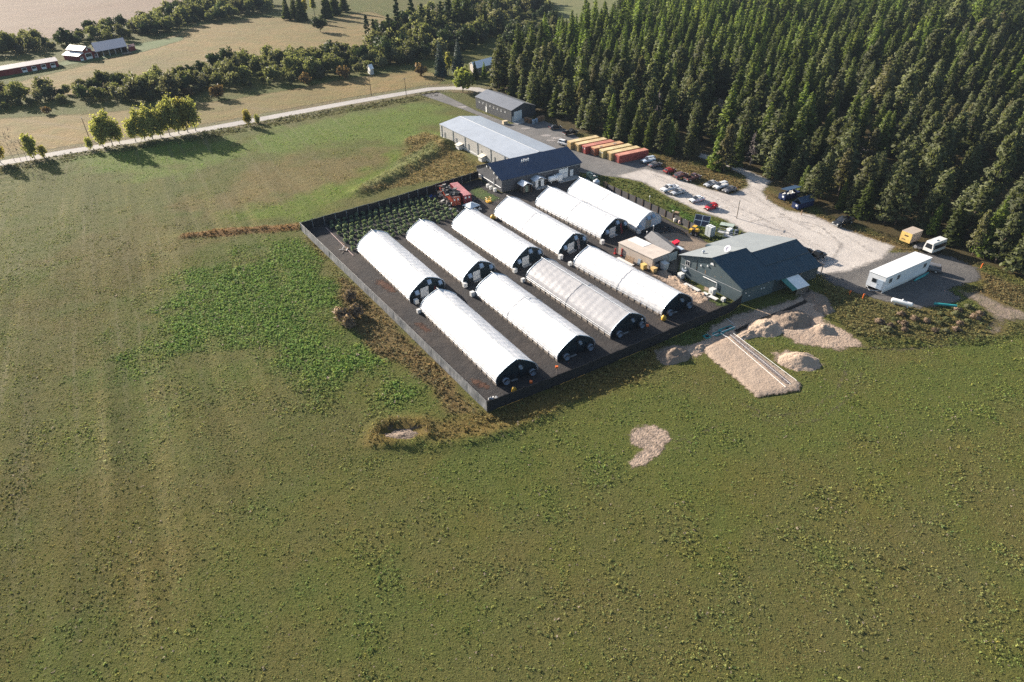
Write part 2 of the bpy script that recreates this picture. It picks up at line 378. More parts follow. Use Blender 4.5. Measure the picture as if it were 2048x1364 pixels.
def grow(start, step, stop, f=1.12):
    o = []; v = start; s = step
    while abs(v) < abs(stop): s *= f; v += s; o.append(v)
    return o
xs = np.array(sorted(grow(-150, -1.3, -3500))+list(np.arange(-150, 150.1, 1.3))+grow(150, 1.3, 3500))
ys = np.array(sorted(grow(22, -1.3, -900))+list(np.arange(22, 262, 1.3))+grow(262, 1.3, 5000, 1.06))
GX, GY = np.meshgrid(xs, ys); nx, ny = len(xs), len(ys)
gc, _, _ = paint(GX, GY)
gi = np.arange(nx*ny).reshape(ny, nx)
GF = np.stack([gi[:-1, :-1], gi[:-1, 1:], gi[1:, 1:], gi[1:, :-1]], -1).reshape(-1, 4)
inr = (abs(GX) < 150) & (GY > 22) & (GY < 270)
GZ = np.where(inr, gz(GX, GY), 0)
gme = npmesh('ground', np.c_[GX.ravel(), GY.ravel(), GZ.ravel()], GF, {'Col': gc.reshape(-1, 3)}, True)
def fieldmat():
    N = NT('field'); b = N.b; a = N.n('ShaderNodeAttribute', attribute_name='Col'); p = N.pos()
    nm = N.noise(p, .45, 5, .75); nf = N.noise(p, 2.6, 4, .8); nb = N.noise(p, .11, 3, .6)
    col = N.mix(1.0, a.outputs['Color'], (.80, .80, .74), 'MULTIPLY')
    col = N.mix(N.math('MULTIPLY', N.ramp(nb, .4, .65), .35), col, N.mix(1.0, col, (1.25, 1.02, .8), 'MULTIPLY'))
    col = N.mix(N.math('MULTIPLY', N.ramp(nm, .35, .7), .5), col, N.mix(1.0, col, (.55, .66, .5), 'MULTIPLY'))
    col = N.mix(N.math('MULTIPLY', N.ramp(nf, .62, .76), .4), col, (.22, .19, .13))
    sp = N.n('ShaderNodeSeparateXYZ'); N.link(N.pos(), sp.inputs[0]); sx = sp.outputs[0]
    # faint wheel and mowing lines running up the field
    pt = N.pos((1, 1, 1), radians(-28)); mp = N.n('ShaderNodeMapping'); mp.inputs['Scale'].default_value = (.55, .012, 1); N.link(pt, mp.inputs[0])
    col = N.mix(N.math('MULTIPLY', N.ramp(N.noise(mp.outputs[0], 1.0, 4, .7), .52, .70), N.math('MULTIPLY', N.ramp(sx, -30, -75), .38)), col, (.19, .165, .10))
    N.link(col, b.inputs['Base Color']); b.inputs['Roughness'].default_value = .95; b.inputs['Specular IOR Level'].default_value = .1
    N.bump(N.math('ADD', N.math('MULTIPLY', nf, .55), N.math('MULTIPLY', nm, .6)), 1.0, .5)
    return N.m
tag(link_mesh('ground', gme, fieldmat()), 'green and brown hay field spreading around the fenced compound', 'field', kind='structure')

def sheet(name, poly, z, m, res=1.2, grow_=2.5, label=None, cat=None, relief=None):
    P = np.array(poly); x0, y0 = P.min(0)-grow_; x1, y1 = P.max(0)+grow_
    X, Y = np.meshgrid(np.arange(x0, x1+res, res), np.arange(y0, y1+res, res)); d = sdist(poly, X, Y)
    ny_, nx_ = X.shape; gi = np.arange(nx_*ny_).reshape(ny_, nx_)
    F = np.stack([gi[:-1, :-1], gi[:-1, 1:], gi[1:, 1:], gi[1:, :-1]], -1).reshape(-1, 4)
    keep = d.ravel()[F].max(1) > -grow_; F = F[keep]; u, inv = np.unique(F, return_inverse=True)
    Z = np.full(X.shape, z) if relief is None else z+relief(X, Y, d)
    me = npmesh(name, np.c_[X.ravel()[u], Y.ravel()[u], Z.ravel()[u]], inv.reshape(F.shape), {'edge': d.ravel()[u]}, True)
    o = link_mesh(name, me, m); tag(o, label, cat, kind='structure'); return o
def ribbon(line, wid):
    L = []; R = []
    for i in range(len(line)):
        a = line[max(i-1, 0)]; b = line[min(i+1, len(line)-1)]; dx, dy = b[0]-a[0], b[1]-a[1]; l = hypot(dx, dy)
        L.append((line[i][0]-dy/l*wid/2, line[i][1]+dx/l*wid/2)); R.append((line[i][0]+dy/l*wid/2, line[i][1]-dx/l*wid/2))
    return L+R[::-1]
m_yard = soil('yard_gravel', (.052, .049, .048), (.075, .064, .057), (.034, .031, .031), 3, .4, .09, (.6, .5), .03)
m_tan = soil('tan_dirt', (.26, .20, .15), (.20, .16, .125), (.32, .25, .19), 2.5, .3, .1, (1.0, 1.2), .03)
m_asph = soil('old_asphalt', (.15, .145, .14), (.19, .18, .17), (.11, .105, .10), 3, .3, .07, (.5, .5), .02, fmix=.3)
m_grav = soil('pale_gravel', (.50, .455, .41), (.42, .38, .345), (.56, .51, .46), 2.5, .25, .06, (1.0, 1.4), .02, (radians(-24), .5, .55, (.27, .24, .215)), fmix=.25)
m_park = soil('dark_gravel', (.115, .11, .105), (.15, .14, .13), (.085, .08, .078), 3, .3, .08, (1.1, .9), .03)
m_track = soil('wheel_track', (.26, .2, .155), (.21, .17, .13), (.12, .11, .05), 2.5, .5, .15, (1.5, 1.2), .05)
m_sand = soil('raw_sand', (.42, .315, .235), (.35, .26, .195), (.47, .365, .28), 2.0, .35, .12, (1.3, .9), .07)
m_road = soil('gravel_road', (.42, .39, .36), (.36, .335, .31), (.46, .43, .40), 2, .3, .05, (.5, .6), .02, fmix=.2)
m_verge = soil('verge', (.14, .135, .06), (.17, .125, .065), (.10, .11, .045), 1.5, .25, .06, (2.0, 1.5), .1)
m_hay = soil('dry_field', (.245, .165, .060), (.17, .13, .045), (.15, .15, .045), 1.2, .10, .022, (2.5, 2.5), .10, (radians(-70), .25, .5, (.19, .145, .085)))
m_hay2 = soil('far_dry_field', (.205, .14, .10), (.225, .165, .12), (.165, .125, .08), .8, .08, .012, (4, 4), .08, (radians(25), .12, .4, (.22, .17, .135)))
m_far = soil('far_meadow', (.15, .17, .06), (.18, .17, .075), (.12, .14, .05), 1.0, .1, .02, (4, 4), .08)
m_lane = soil('farm_lawn', (.11, .15, .05), (.13, .155, .06), (.09, .12, .04), 1.0, .1, .03, (3, 3), .06)
sheet('yard_gravel', YARD, .030, m_yard, 1.0, label='dark gravel floor of the fenced greenhouse compound', cat='yard')
sheet('dirt_yard', TAN, .050, m_tan, 1.0, label='bare tan dirt between the dark green building and the last greenhouse', cat='dirt')
sheet('asphalt_lot', ASPH, .036, m_asph, 1.2, label='grey asphalt drive and lot beside the metal warehouses', cat='drive')
sheet('gravel_lot', GRAV, .060, m_grav, 1.2, label='pale gravel car park with curving wheel marks', cat='car park')
sheet('gravel_pad', PARK, .050, m_park, 1.0, label='dark gravel pad under the white office trailer', cat='gravel pad')
sheet('dirt_track', TRACK, .066, m_track, 1.0, label='churned dirt track curving round the weed bank', cat='track')
sheet('gravel_road', ribbon(ROADC, 6.6), .050, m_road, 1.2, label='straight pale country road crossing behind the field', cat='road')
sheet('road_verge', ribbon(ROADC, 17), .036, m_verge, 1.6, 4, label='rough grass verge along the country road', cat='verge')
HAY1 = WP([(-200, 358), (-200, 245), (0, 236), (200, 225), (330, 212), (450, 200), (560, 182), (700, 155), (830, 140), (900, 150), (880, 170), (800, 180), (700, 197), (560, 224), (420, 249), (140, 295), (-20, 322)])
HAY2 = WP([(-200, 200), (0, 172), (150, 135), (270, 98), (390, 52), (520, 33), (640, 40), (740, 22), (860, 60), (800, 130), (700, 115), (440, 128), (330, 150), (150, 190)])
LAWN = WP([(-200, 172), (0, 160), (130, 132), (290, 104), (370, 80), (372, 70), (290, 84), (100, 128), (0, 148), (-200, 160)])
HAY3 = WP([(-300, 140), (0, 92), (100, 78), (200, 62), (290, 38), (380, 22), (520, -6), (740, -30), (-700, -30)])
MEADOW = WP([(1080, 72), (1120, 40), (1100, 5), (1000, -25), (1260, -25), (1290, 20), (1200, 62)])
sheet('dry_field', HAY1, .020, m_hay, 3, 6, label='brown mown field between the road and the hedgerow', cat='field')
sheet('pasture', HAY2, .022, m_hay, 4, 8, label='brown pasture beyond the near hedgerow', cat='field')
sheet('farm_lawn', LAWN, .034, m_lane, 3, 6, label='green mown strip in front of the red barns', cat='lawn')
sheet('far_field', HAY3, .022, m_hay2, 7, 10, label='pinkish bare field at the far left', cat='field')
sheet('meadow', MEADOW, .022, m_far, 5, 8, label='pale green clearing beyond the trees', cat='meadow')
sheet('sand_ground', SAND, .055, m_sand, .8, label='disturbed sand along the trench outside the fence', cat='sand')
sheet('sand_path', SANDSTRIP, .075, m_sand, .6, label='sand strip beside the gable wall of the dark green building', cat='sand')
sheet('sand_patch', HEART, .045, soil('dried_sand', (.43, .325, .25), (.36, .275, .21), (.24, .185, .145), 2.5, .6, .2, (.9, .6), .08, (radians(-40), .8, .9, (.15, .115, .085))), .5, 1.5, label='bare heart shaped sand patch in the field', cat='sand')
sheet('pit_floor', PIT, 0, soil('pit_soil', (.17, .12, .075), (.11, .085, .05), (.22, .165, .115), 2, .5, .3, (1.2, .8), .08), .5, .2, label='sandy floor of the shallow grassy pit', cat='pit', relief=lambda X, Y, d: gz(X, Y)+.04)
sheet('sand_apron', CONEPATCH, .05, m_sand, .6, 2, label='spilled sand round the small cone heap', cat='sand')
sheet('ground_cloth', WP([(648, 441), (850, 387), (926, 432), (704, 508)]), .052, soil('ground_cloth', (.034, .033, .034), (.026, .026, .027), (.05, .047, .046), 2, .6, .2, (.3, .2), .02), .8, 1, label='black ground cloth under the planted grid', cat='ground cloth')
sheet('leach_bed', LEACH, .06, soil('bed_sand', (.43, .33, .25), (.37, .28, .21), (.47, .365, .285), 2.6, .5, .12, (.7, .5), .035), .6, 1.5, label='long levelled sand bed with white pipes laid along it', cat='sand bed',
      relief=lambda X, Y, d: sstep(-.3, 1.0, d)*.35+(fbm(X, Y, .9, 9, 3)-.5)*.12*sstep(0, 1, d))

# ------------------------------------------------------------------ grass and weeds
def tufts(name, n, region, keep, hfun, wfun, blades, label, cat, seed, cj=.35, cmul=1.0, dry=0.0, straw=0.0, upr=.3):
    r = np.random.default_rng(seed); P = np.array(region); x0, y0 = P.min(0); x1, y1 = P.max(0)
    X = r.uniform(x0, x1, n); Y = r.uniform(y0, y1, n)
    k = sdist(region, X, Y) > 0; X, Y = X[k], Y[k]
    c, lu, dr = paint(X, Y); p = keep(X, Y, lu, dr)
    for h in HOLES+[LEACH, HEART, TRACK, SAND, CONEPATCH]:
        d = sdist(h, X, Y); p = np.where(d > -.2-.8*r.random(len(X)), 0, p)
    k = r.random(len(X)) < p; X, Y, c, lu, dr = X[k], Y[k], c[k], lu[k], dr[k]
    m = len(X); H = hfun(X, Y, lu, dr, r); W = wfun(H, r); Z = gz(X, Y)-.03
    B = blades; az = r.uniform(0, 2*pi, (m, B)); el = np.arcsin(r.uniform(.02, 1, (m, B)))
    nd = np.stack([np.cos(az)*np.cos(el), np.sin(az)*np.cos(el), np.sin(el)], -1); rr_ = r.uniform(.55, 1.0, (m, B, 1))
    cen = np.stack([X, Y, Z], -1)[:, None, :]+nd*rr_*np.stack([W, W, H], -1)[:, None, :]
    nn = nd+r.normal(0, .45, nd.shape); nn[..., 2] += upr; nn /= np.linalg.norm(nn, axis=-1, keepdims=True)
    t1 = np.cross(nn, r.normal(size=nn.shape)); t1 /= np.linalg.norm(t1, axis=-1, keepdims=True)+1e-9; t2 = np.cross(nn, t1)
    sz = (W[:, None]*r.uniform(.35, .75, (m, B)))[..., None]; el2 = np.ones((m, B, 1))
    V = np.stack([cen-t1*sz-t2*sz*.5, cen+t1*sz-t2*sz*.5, cen+t2*sz*.95], 2).reshape(-1, 3)
    j = r.uniform(1-cj, 1+cj*1.3, (m, 1)); hue = r.normal(0, .10, (m, 1))
    cc = np.clip(c*np.array((.98, 1.06, .92))*cmul*j*np.concatenate([1+hue, np.ones((m, 1)), 1-hue*.5], 1), .01, .5)
    if dry: cc = cc*(1-dry)+dry*np.array((.22, .165, .095))*j
    if straw: sm = r.random(m) < straw; cc[sm] = np.array((.42, .34, .25))*r.uniform(.7, 1.2, (int(sm.sum()), 1))
    C = np.repeat(cc, B*3, 0)
    me = npmesh(name, V, np.arange(len(V)).reshape(-1, 3), {'Col': C})
    o = link_mesh(name, me, MATS['blades']); tag(o, label, cat, kind='stuff'); return o
def bladesmat():
    N = NT('blades'); a = N.n('ShaderNodeAttribute', attribute_name='Col'); N.link(a.outputs['Color'], N.b.inputs['Base Color'])
    N.b.inputs['Roughness'].default_value = .8; N.b.inputs['Specular IOR Level'].default_value = .15; N.link(N.soft(.7, False), N.b.inputs['Normal'])
    t = N.n('ShaderNodeBsdfTranslucent'); N.link(a.outputs['Color'], t.inputs[0]); mx = N.n('ShaderNodeMixShader'); mx.inputs[0].default_value = .35
    N.link(N.b.outputs[0], mx.inputs[1]); N.link(t.outputs[0], mx.inputs[2]); N.link(mx.outputs[0], N.o.inputs[0]); MATS['blades'] = N.m
bladesmat()
NEAR = WP([(-60, 335), (200, 312), (560, 262), (850, 212), (900, 260), (860, 330), (640, 440), (640, 470), (1000, 760), (1440, 640), (1640, 580), (2110, 580), (2110, 1400), (-60, 1400)])
def k_near(X, Y, lu, dr):
    n = fbm(X, Y, 3.5, 31, 4); n2 = fbm(X, Y, 16, 33, 3)
    return np.clip(.32+.55*sstep(.40, .66, n)*(.4+.6*sstep(.35, .6, n2))+lu*.7, 0, 1)*(1-dr*.6)*(1-.62*sstep(130, 190, Y))*(sdist(PIT, X, Y) < .2)
tufts('grass', 760000, NEAR, k_near, lambda X, Y, lu, dr, r: (.05+.18*r.random(len(X))**2.4)*(1+.7*sstep(.5, .7, fbm(X, Y, 6, 41, 3)))+lu*(.16+.22*r.random(len(X))),
      lambda H, r: .10+H*.42, 5, 'low clumpy grass and clover over the whole field', 'grass', 1, .36, 1.9, 0.0, .018)
tufts('short_grass', 900000, WP([(-60, 560), (420, 500), (700, 640), (975, 840), (1400, 720), (2110, 640), (2110, 1400), (-60, 1400)]), lambda X, Y, lu, dr: .55*(1-lu)*(.5+.5*sstep(.3, .6, fbm(X, Y, 2, 35, 3))), lambda X, Y, lu, dr, r: .05+.07*r.random(len(X)), lambda H, r: .06+.07*r.random(len(H)), 3, 'fine short grass between the clumps in the foreground field', 'grass', 7, .3, 1.75, 0.0, .03)
def k_dry(X, Y, lu, dr): return (sdist(PIT, X, Y) < .3)*dr*(.35+.65*sstep(.35, .6, fbm(X, Y, 2.5, 51, 3)))
VERGE = WP([(-60, 345), (140, 306), (420, 261), (560, 236), (700, 211), (860, 188), (872, 196), (700, 224), (560, 250), (420, 277), (140, 322), (-60, 362)])
tufts('verge_weeds', 26000, VERGE, lambda X, Y, lu, dr: .35+.65*sstep(.35, .6, fbm(X, Y, 4, 53, 3)), lambda X, Y, lu, dr, r: .25+.8*r.random(len(X))*fbm(X, Y, 5, 63, 3), lambda H, r: .2+H*.45, 5, 'tall rough weeds on the field side of the country road', 'weeds', 8, .4, 1.0, .3)
DRYREG = WP([(330, 490), (350, 445), (560, 430), (722, 370), (840, 255), (960, 330), (960, 362), (610, 470), (980, 820), (1340, 670), (1360, 740), (960, 900), (720, 905), (590, 700), (590, 480)])
tufts('dry_weeds', 90000, DRYREG, k_dry, lambda X, Y, lu, dr, r: .25+.5*r.random(len(X))*(.4+fbm(X, Y, 4, 61, 3)), lambda H, r: .12+H*.35, 5,
      'tall dry brown weeds along the outside of the compound fence', 'weeds', 2, .4, 1.1, .12)
DRY2 = WP([(1160, 340), (1290, 300), (1500, 350), (1500, 395), (1490, 510), (1380, 480), (1200, 380)])
tufts('rough_grass', 30000, DRY2, lambda X, Y, lu, dr: .45+0*X, lambda X, Y, lu, dr, r: .2+.45*r.random(len(X))*(.4+fbm(X, Y, 4, 61, 3)), lambda H, r: .14+H*.4, 5,
      'rough grass bank between the car park and the compound fence', 'grass', 3, .4, 1.1)
DRY3 = WP([(1530, 385), (1640, 425), (1960, 525), (2110, 580), (2110, 660), (1960, 690), (1700, 700), (1630, 640), (1640, 560), (1900, 560), (1800, 505), (1640, 445)])
tufts('bank_weeds', 60000, DRY3, lambda X, Y, lu, dr: .5+0*X, lambda X, Y, lu, dr, r: .15+.45*r.random(len(X))*fbm(X, Y, 4, 61, 3)*1.6, lambda H, r: .14+H*.4, 5,
      'mixed weeds on the bank around the gravel pad', 'weeds', 4, .4, 1.1, .08)
# ------------------------------------------------------------------ trees
def quads(C, N1, N2):
    """leaf cards: centres C with half axes N1, N2"""
    V = np.stack([C-N1-N2*.6, C+N1*.2-N2, C+N1+N2*.5, C-N1*.3+N2], 1).reshape(-1, 3)
    return V, np.arange(len(V)).reshape(-1, 4)
def rdir(r, n):
    v = r.normal(size=(n, 3)); return v/np.linalg.norm(v, axis=1, keepdims=True)
def cards(r, C, size, flat=0.0, tint=None):
    n = len(C); a = rdir(r, n); a[:, 2] *= (1-flat); a /= np.linalg.norm(a, axis=1, keepdims=True)
    b = np.cross(a, rdir(r, n)); b[:, 2] *= (1-flat*.6); b /= np.linalg.norm(b, axis=1, keepdims=True)+1e-9
    s = np.asarray(size).reshape(-1, 1)
    return quads(C, a*s, b*s*.62)
def fir(seed, h=14., rb=2.6, lev=26, per=7, q=6, skirt=.10, power=.85, size=.62, ragged=.35):
    r = np.random.default_rng(seed); C = []; S = []; TN = []
    for i in range(lev):
        t = (i+r.uniform(-.3, .3))/lev; t = min(max(t, 0), .985); z = h*(skirt+(1-skirt)*t)
        rad = rb*(1-t)**power*(1-ragged*r.random())+.12; tl = r.random()
        nb = max(4, int(per*(1-.4*t)))
        a0 = r.uniform(0, 2*pi)
        for k in range(nb):
            a = a0+2*pi*k/nb+r.normal(0, .22); L = rad*r.uniform(.65, 1.15); nq = max(2, int(q*L/rb*1.5)+1)
            f = np.sqrt(np.linspace(.06, 1, nq))*L; lift = -.22*f*(1-.5*t)+.06*f*f/(rb)
            side = r.normal(0, .16, nq)*f
            C.append(np.stack([f*cos(a)-side*sin(a), f*sin(a)+side*cos(a), z+lift+r.normal(0, .12, nq)], 1))
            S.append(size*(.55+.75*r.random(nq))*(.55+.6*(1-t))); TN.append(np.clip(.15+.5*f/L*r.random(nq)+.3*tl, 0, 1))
    C.append(np.array([[0, 0, h*z_] for z_ in np.linspace(.93, 1.0, 5)])); S.append(np.full(5, size*.32)); TN.append(np.full(5, .7))
    C = np.concatenate(C); S = np.concatenate(S); TN = np.concatenate(TN)
    V, F = cards(r, C, S, .45); return V, F, np.repeat(TN, 4)
def pine(seed, h=15., rb=3.2, n=46, q=24, base=.22, size=.5, top=.5):
    """rounder, clumpy crown of needle tufts"""
    r = np.random.default_rng(seed); C = []; S = []; TN = []
    for i in range(n):
        t = r.random()**.85; z = h*(base+(1-base)*t)*.97
        prof = sin(pi*min(1, (.18+.82*t)**.9))**.6 if t > top else (.75+.5*t)
        rad = rb*((1-t)**.62*.95+.12)*(.8+.2*r.random()); a = r.uniform(0, 2*pi); d = rad*r.uniform(.35, 1.0)
        c = np.array([d*cos(a), d*sin(a), z+.05*d]); cr = r.uniform(.5, 1.1)*rb*.22; tl = r.random()
        p = rdir(r, q)*(r.random((q, 1))**.4)*cr*np.array([1.15, 1.15, .62])
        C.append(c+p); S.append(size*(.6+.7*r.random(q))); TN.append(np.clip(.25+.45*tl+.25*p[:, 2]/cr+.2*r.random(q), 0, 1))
    C.append(np.array([[0, 0, h*z_] for z_ in np.linspace(.88, 1.0, 7)])); S.append(np.full(7, size*.7)); TN.append(np.full(7, .6))
    C = np.concatenate(C); S = np.concatenate(S); TN = np.concatenate(TN)
    V, F = cards(r, C, S, .15); return V, F, np.repeat(TN, 4)
def broad(seed, h=6., rb=2.6, n=22, q=42, size=.36, base=.12, open_=.0, tall=1.0):
    """leafy crown of many lobes"""
    r = np.random.default_rng(seed); C = []; S = []; TN = []
    for i in range(n):
        d = rdir(r, 1)[0]; u = r.random()**.45*.78
        c = np.array([d[0]*rb*u, d[1]*rb*u, h*(base+(1-base)*.5)+d[2]*h*(1-base)*.42*u]); cr = rb*r.uniform(.28, .48); tl = r.random()
        p = rdir(r, q)*(.55+.5*r.random((q, 1)))*cr*np.array([1, 1, tall])
        k = c+p; ok = k[:, 2] > h*base*.6
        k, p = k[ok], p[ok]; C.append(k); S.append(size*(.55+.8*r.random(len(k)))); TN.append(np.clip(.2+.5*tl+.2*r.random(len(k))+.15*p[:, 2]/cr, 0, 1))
    C = np.concatenate(C); S = np.concatenate(S); TN = np.concatenate(TN)
    V, F = cards(r, C, S, .1); return V, F, np.repeat(TN, 4)
def trunkmesh(name, h, r0, limbs=0, seed=0, spread=.3, n=6):
    r = np.random.default_rng(seed); m = MB(); m.tube([(0, 0, -.1), (r.normal(0, .04)*h*.3, r.normal(0, .04)*h*.3, h*.5), (0, 0, h)], r0, n, r0*.18)
    for k in range(limbs):
        z = h*r.uniform(.25, .85); a = r.uniform(0, 2*pi); l = spread*h*(1-z/h*.6)*r.uniform(.6, 1.2)
        m.tube([(0, 0, z), (l*.5*cos(a), l*.5*sin(a), z+l*.25), (l*cos(a), l*sin(a), z+l*.4)], r0*.32, 4, r0*.08)
    return m.mesh(name)
m_bark = mat('bark', (.10, .075, .058), .9, scale=2, var=.25)
m_barkpale = mat('pale_bark', (.30, .28, .25), .85, scale=2, var=.25)
m_dead = mat('dead_wood', (.21, .175, .165), .9, scale=2, var=.2)
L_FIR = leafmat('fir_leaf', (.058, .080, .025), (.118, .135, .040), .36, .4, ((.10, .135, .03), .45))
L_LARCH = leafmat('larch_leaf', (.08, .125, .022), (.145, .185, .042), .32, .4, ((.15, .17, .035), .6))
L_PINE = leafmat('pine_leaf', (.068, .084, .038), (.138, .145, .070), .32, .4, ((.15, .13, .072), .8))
L_BLUE = leafmat('blue_leaf', (.05, .072, .065), (.085, .11, .10), .12, .2)
L_BUSH = leafmat('bush_leaf', (.105, .118, .046), (.185, .188, .088), .32, .4, ((.15, .14, .095), .5))
L_RUST = leafmat('rust_leaf', (.14, .095, .045), (.22, .14, .07), .2, .25)
L_ASPEN = leafmat('aspen_leaf', (.22, .24, .075), (.38, .36, .13), .15, .5, ((.32, .24, .045), .6))
L_DARK = leafmat('dark_leaf', (.036, .056, .026), (.07, .09, .04), .25, .25)
L_CROP = leafmat('crop_leaf', (.12, .165, .10), (.24, .29, .19), .14, .35)
L_DRYB = leafmat('dry_leaf', (.15, .105, .07), (.25, .18, .125), .2, .2)
def crown(name, g): return npmesh(name, g[0], g[1], {'tint': g[2]})
KIND = {}
def kind(key, geoms, leaf, hh, r0, bark=None, limbs=0):
    L = []
    for i, g in enumerate(geoms):
        me = crown(key+'_crown', g); me.materials.append(leaf)
        tm = trunkmesh(key+'_trunk', hh*.93, r0, limbs, i); tm.materials.append(bark or m_bark); L.append((me, tm))
    KIND[key] = (L, hh)
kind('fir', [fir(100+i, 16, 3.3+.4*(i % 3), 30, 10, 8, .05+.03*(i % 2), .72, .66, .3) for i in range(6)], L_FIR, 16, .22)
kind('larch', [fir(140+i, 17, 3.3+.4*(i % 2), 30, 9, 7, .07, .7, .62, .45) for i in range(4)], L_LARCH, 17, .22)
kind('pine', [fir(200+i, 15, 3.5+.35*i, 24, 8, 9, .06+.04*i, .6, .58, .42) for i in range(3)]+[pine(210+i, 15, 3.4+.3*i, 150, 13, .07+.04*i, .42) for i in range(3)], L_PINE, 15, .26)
kind('blue', [fir(170+i, 15, 3.2, 34, 9, 7, .03, .8, .6, .2) for i in range(2)], L_BLUE, 15, .24)
kind('tallpine', [pine(230+i, 24, 3.0, 60, 24, .38, .6, .4) for i in range(3)], L_DARK, 24, .34)
kind('bush', [broad(300+i, 6, 3.0, 26, 40, .36, .03) for i in range(6)], L_BUSH, 4.0, .10, None, 5)
kind('darkbush', [broad(330+i, 6.5, 3.0, 26, 40, .36, .03) for i in range(3)], L_DARK, 4.5, .12, None, 5)
kind('rust', [broad(340+i, 3, 1.7, 14, 34, .26, .04) for i in range(2)], L_RUST, 2, .06, None, 5)
kind('aspen', [broad(360+i, 12, 2.3, 60, 24, .34, .02, 0, 1.5) for i in range(5)], L_ASPEN, 10.5, .14, m_barkpale, 6)
kind('poplar', [broad(380+i, 12, 1.7, 30, 40, .34, .06, 0, 1.5) for i in range(2)], L_ASPEN, 11, .16, m_barkpale, 5)
kind('dryshrub', [broad(390+i, 1.9, 1.3, 16, 40, .17, .0) for i in range(3)], L_DRYB, 1.3, .04, None, 6)
def bare(seed, h, r0, n):
    r = np.random.default_rng(seed); m = MB(); m.tube([(0, 0, -.1), (.1, .05, h*.5), (0, 0, h)], r0, 6, r0*.15)
    return m
def snag_parts(seed, h, r0, n, droop):
    r = np.random.default_rng(seed); t = MB().tube([(0, 0, -.1), (.12, .05, h*.5), (.02, 0, h)], r0, 6, r0*.15); b = MB()
    for k in range(n):
        z = h*r.uniform(.2, .97); a = r.uniform(0, 2*pi); l = (h-z*.85)*.22*r.uniform(.6, 1.3)+.5
        e = (l*cos(a), l*sin(a), z+droop*l)
        b.tube([(0, 0, z), (e[0]*.55, e[1]*.55, z+droop*l*.3), e], r0*.22, 3, .03)
        for q in range(5):
            f = r.uniform(.3, 1); a2 = a+r.choice([-1, 1])*r.uniform(.4, 1.1); l2 = l*.4*r.uniform(.4, 1)
            b.tube([(e[0]*f, e[1]*f, z+droop*l*f*f), (e[0]*f+l2*cos(a2), e[1]*f+l2*sin(a2), z+droop*l*f*f+droop*l2)], .045, 3, .02)
    return t.mesh('snag_trunk'), b.mesh('snag_branches')
def plant(key, name, x, y, s, label, cat, group=None, sz=1.0, leaf=None, z=0.0, cname='crown'):
    L, hh = KIND[key]; me, tm = L[rnd.randrange(len(L))]
    e = empty(name, (x, y, z), rnd.uniform(0, 2*pi)); e.scale = (s, s, s*sz)
    if key in ('fir', 'larch', 'pine'): e.rotation_euler = (rnd.gauss(0, .025), rnd.gauss(0, .025), e.rotation_euler[2]); k_ = rnd.triangular(.72, 1.42, 1.0); e.scale = (s*k_, s*k_, s*sz)
    tag(e, label, cat, group)
    c = link_mesh(cname, me, None, e); t = link_mesh('trunk', tm, None, e)
    if leaf is not None: setmat(c, leaf)
    return e
def scatter(poly, gap, seed, tries=12000, inset=0.0):
    """points no closer than gap inside an outline"""
    r = random.Random(seed); P = np.array(poly); x0, y0 = P.min(0); x1, y1 = P.max(0); cell = gap/1.42; grid = {}; out = []
    n = int(min(tries, (x1-x0)*(y1-y0)/gap**2*9)); rr = np.random.default_rng(seed)
    X = rr.uniform(x0, x1, n); Y = rr.uniform(y0, y1, n); ok = sdist(poly, X, Y) > inset
    for x, y in zip(X[ok], Y[ok]):
        i, j = int(x//cell), int(y//cell); good = True
        for a in range(i-2, i+3):
            for b in range(j-2, j+3):
                for q in grid.get((a, b), ()):
                    if (q[0]-x)**2+(q[1]-y)**2 < gap*gap: good = False; break
                if not good: break
            if not good: break
        if good: grid.setdefault((i, j), []).append((x, y)); out.append((float(x), float(y)))
    return out
# --- the front edge of the forest, tree by tree (foot in the photograph, height in metres)
EDGE = [
 ('pine', 1068, 214, 14), ('pine', 1092, 222, 15), ('fir', 1112, 232, 13), ('pine', 1132, 240, 14), ('pine', 1163, 254, 12), ('pine', 1180, 262, 15), ('fir', 1222, 272, 15),
 ('pine', 1240, 282, 13), ('fir', 1268, 292, 14), ('fir', 1295, 300, 13), ('pine', 1322, 306, 11), ('fir', 1338, 308, 11), ('pine', 1374, 319, 8.5), ('pine', 1391, 321, 8),
 ('larch', 1432, 338, 13), ('pine', 1447, 343, 14.5), ('fir', 1470, 330, 12), ('pine', 1545, 352, 13), ('pine', 1640, 398, 13), ('pine', 1622, 404, 12), ('pine', 1700, 424, 9.5), ('fir', 1722, 432, 11),
 ('pine', 1768, 446, 15), ('pine', 1790, 448, 13), ('pine', 1836, 462, 12), ('larch', 1860, 470, 9), ('pine', 1944, 510, 11), ('fir', 1965, 512, 14), ('pine', 2025, 545, 11), ('pine', 1580, 372, 8), ('fir', 1606, 386, 9), ('fir', 1680, 418, 8), ('fir', 1900, 486, 12), ('pine', 1990, 526, 13), ('fir', 2050, 520, 16), ('pine', 2080, 560, 14)]
used = []
N_PINE = N_FIR = 0
lab = {'pine': ('pine_tree', 'grey green rounded pine at the front edge of the forest', 'pine tree', 'pines along the forest edge'),
       'fir': ('fir_tree', 'dark narrow fir at the front edge of the forest', 'fir tree', 'firs along the forest edge'),
       'larch': ('larch_tree', 'bright yellow green larch at the front edge of the forest', 'larch tree', 'larches along the forest edge')}
for k, px, py, h in EDGE:
    x, y = at(px, py); used.append((x, y)); n, l, c, g = lab[k]
    plant(k, n, x, y, h/KIND[k][1], l, c, g, rnd.uniform(.92, 1.1))
TRACKW = WP([(1385, 300), (1420, 300), (1560, 360), (1540, 388), (1470, 345)])
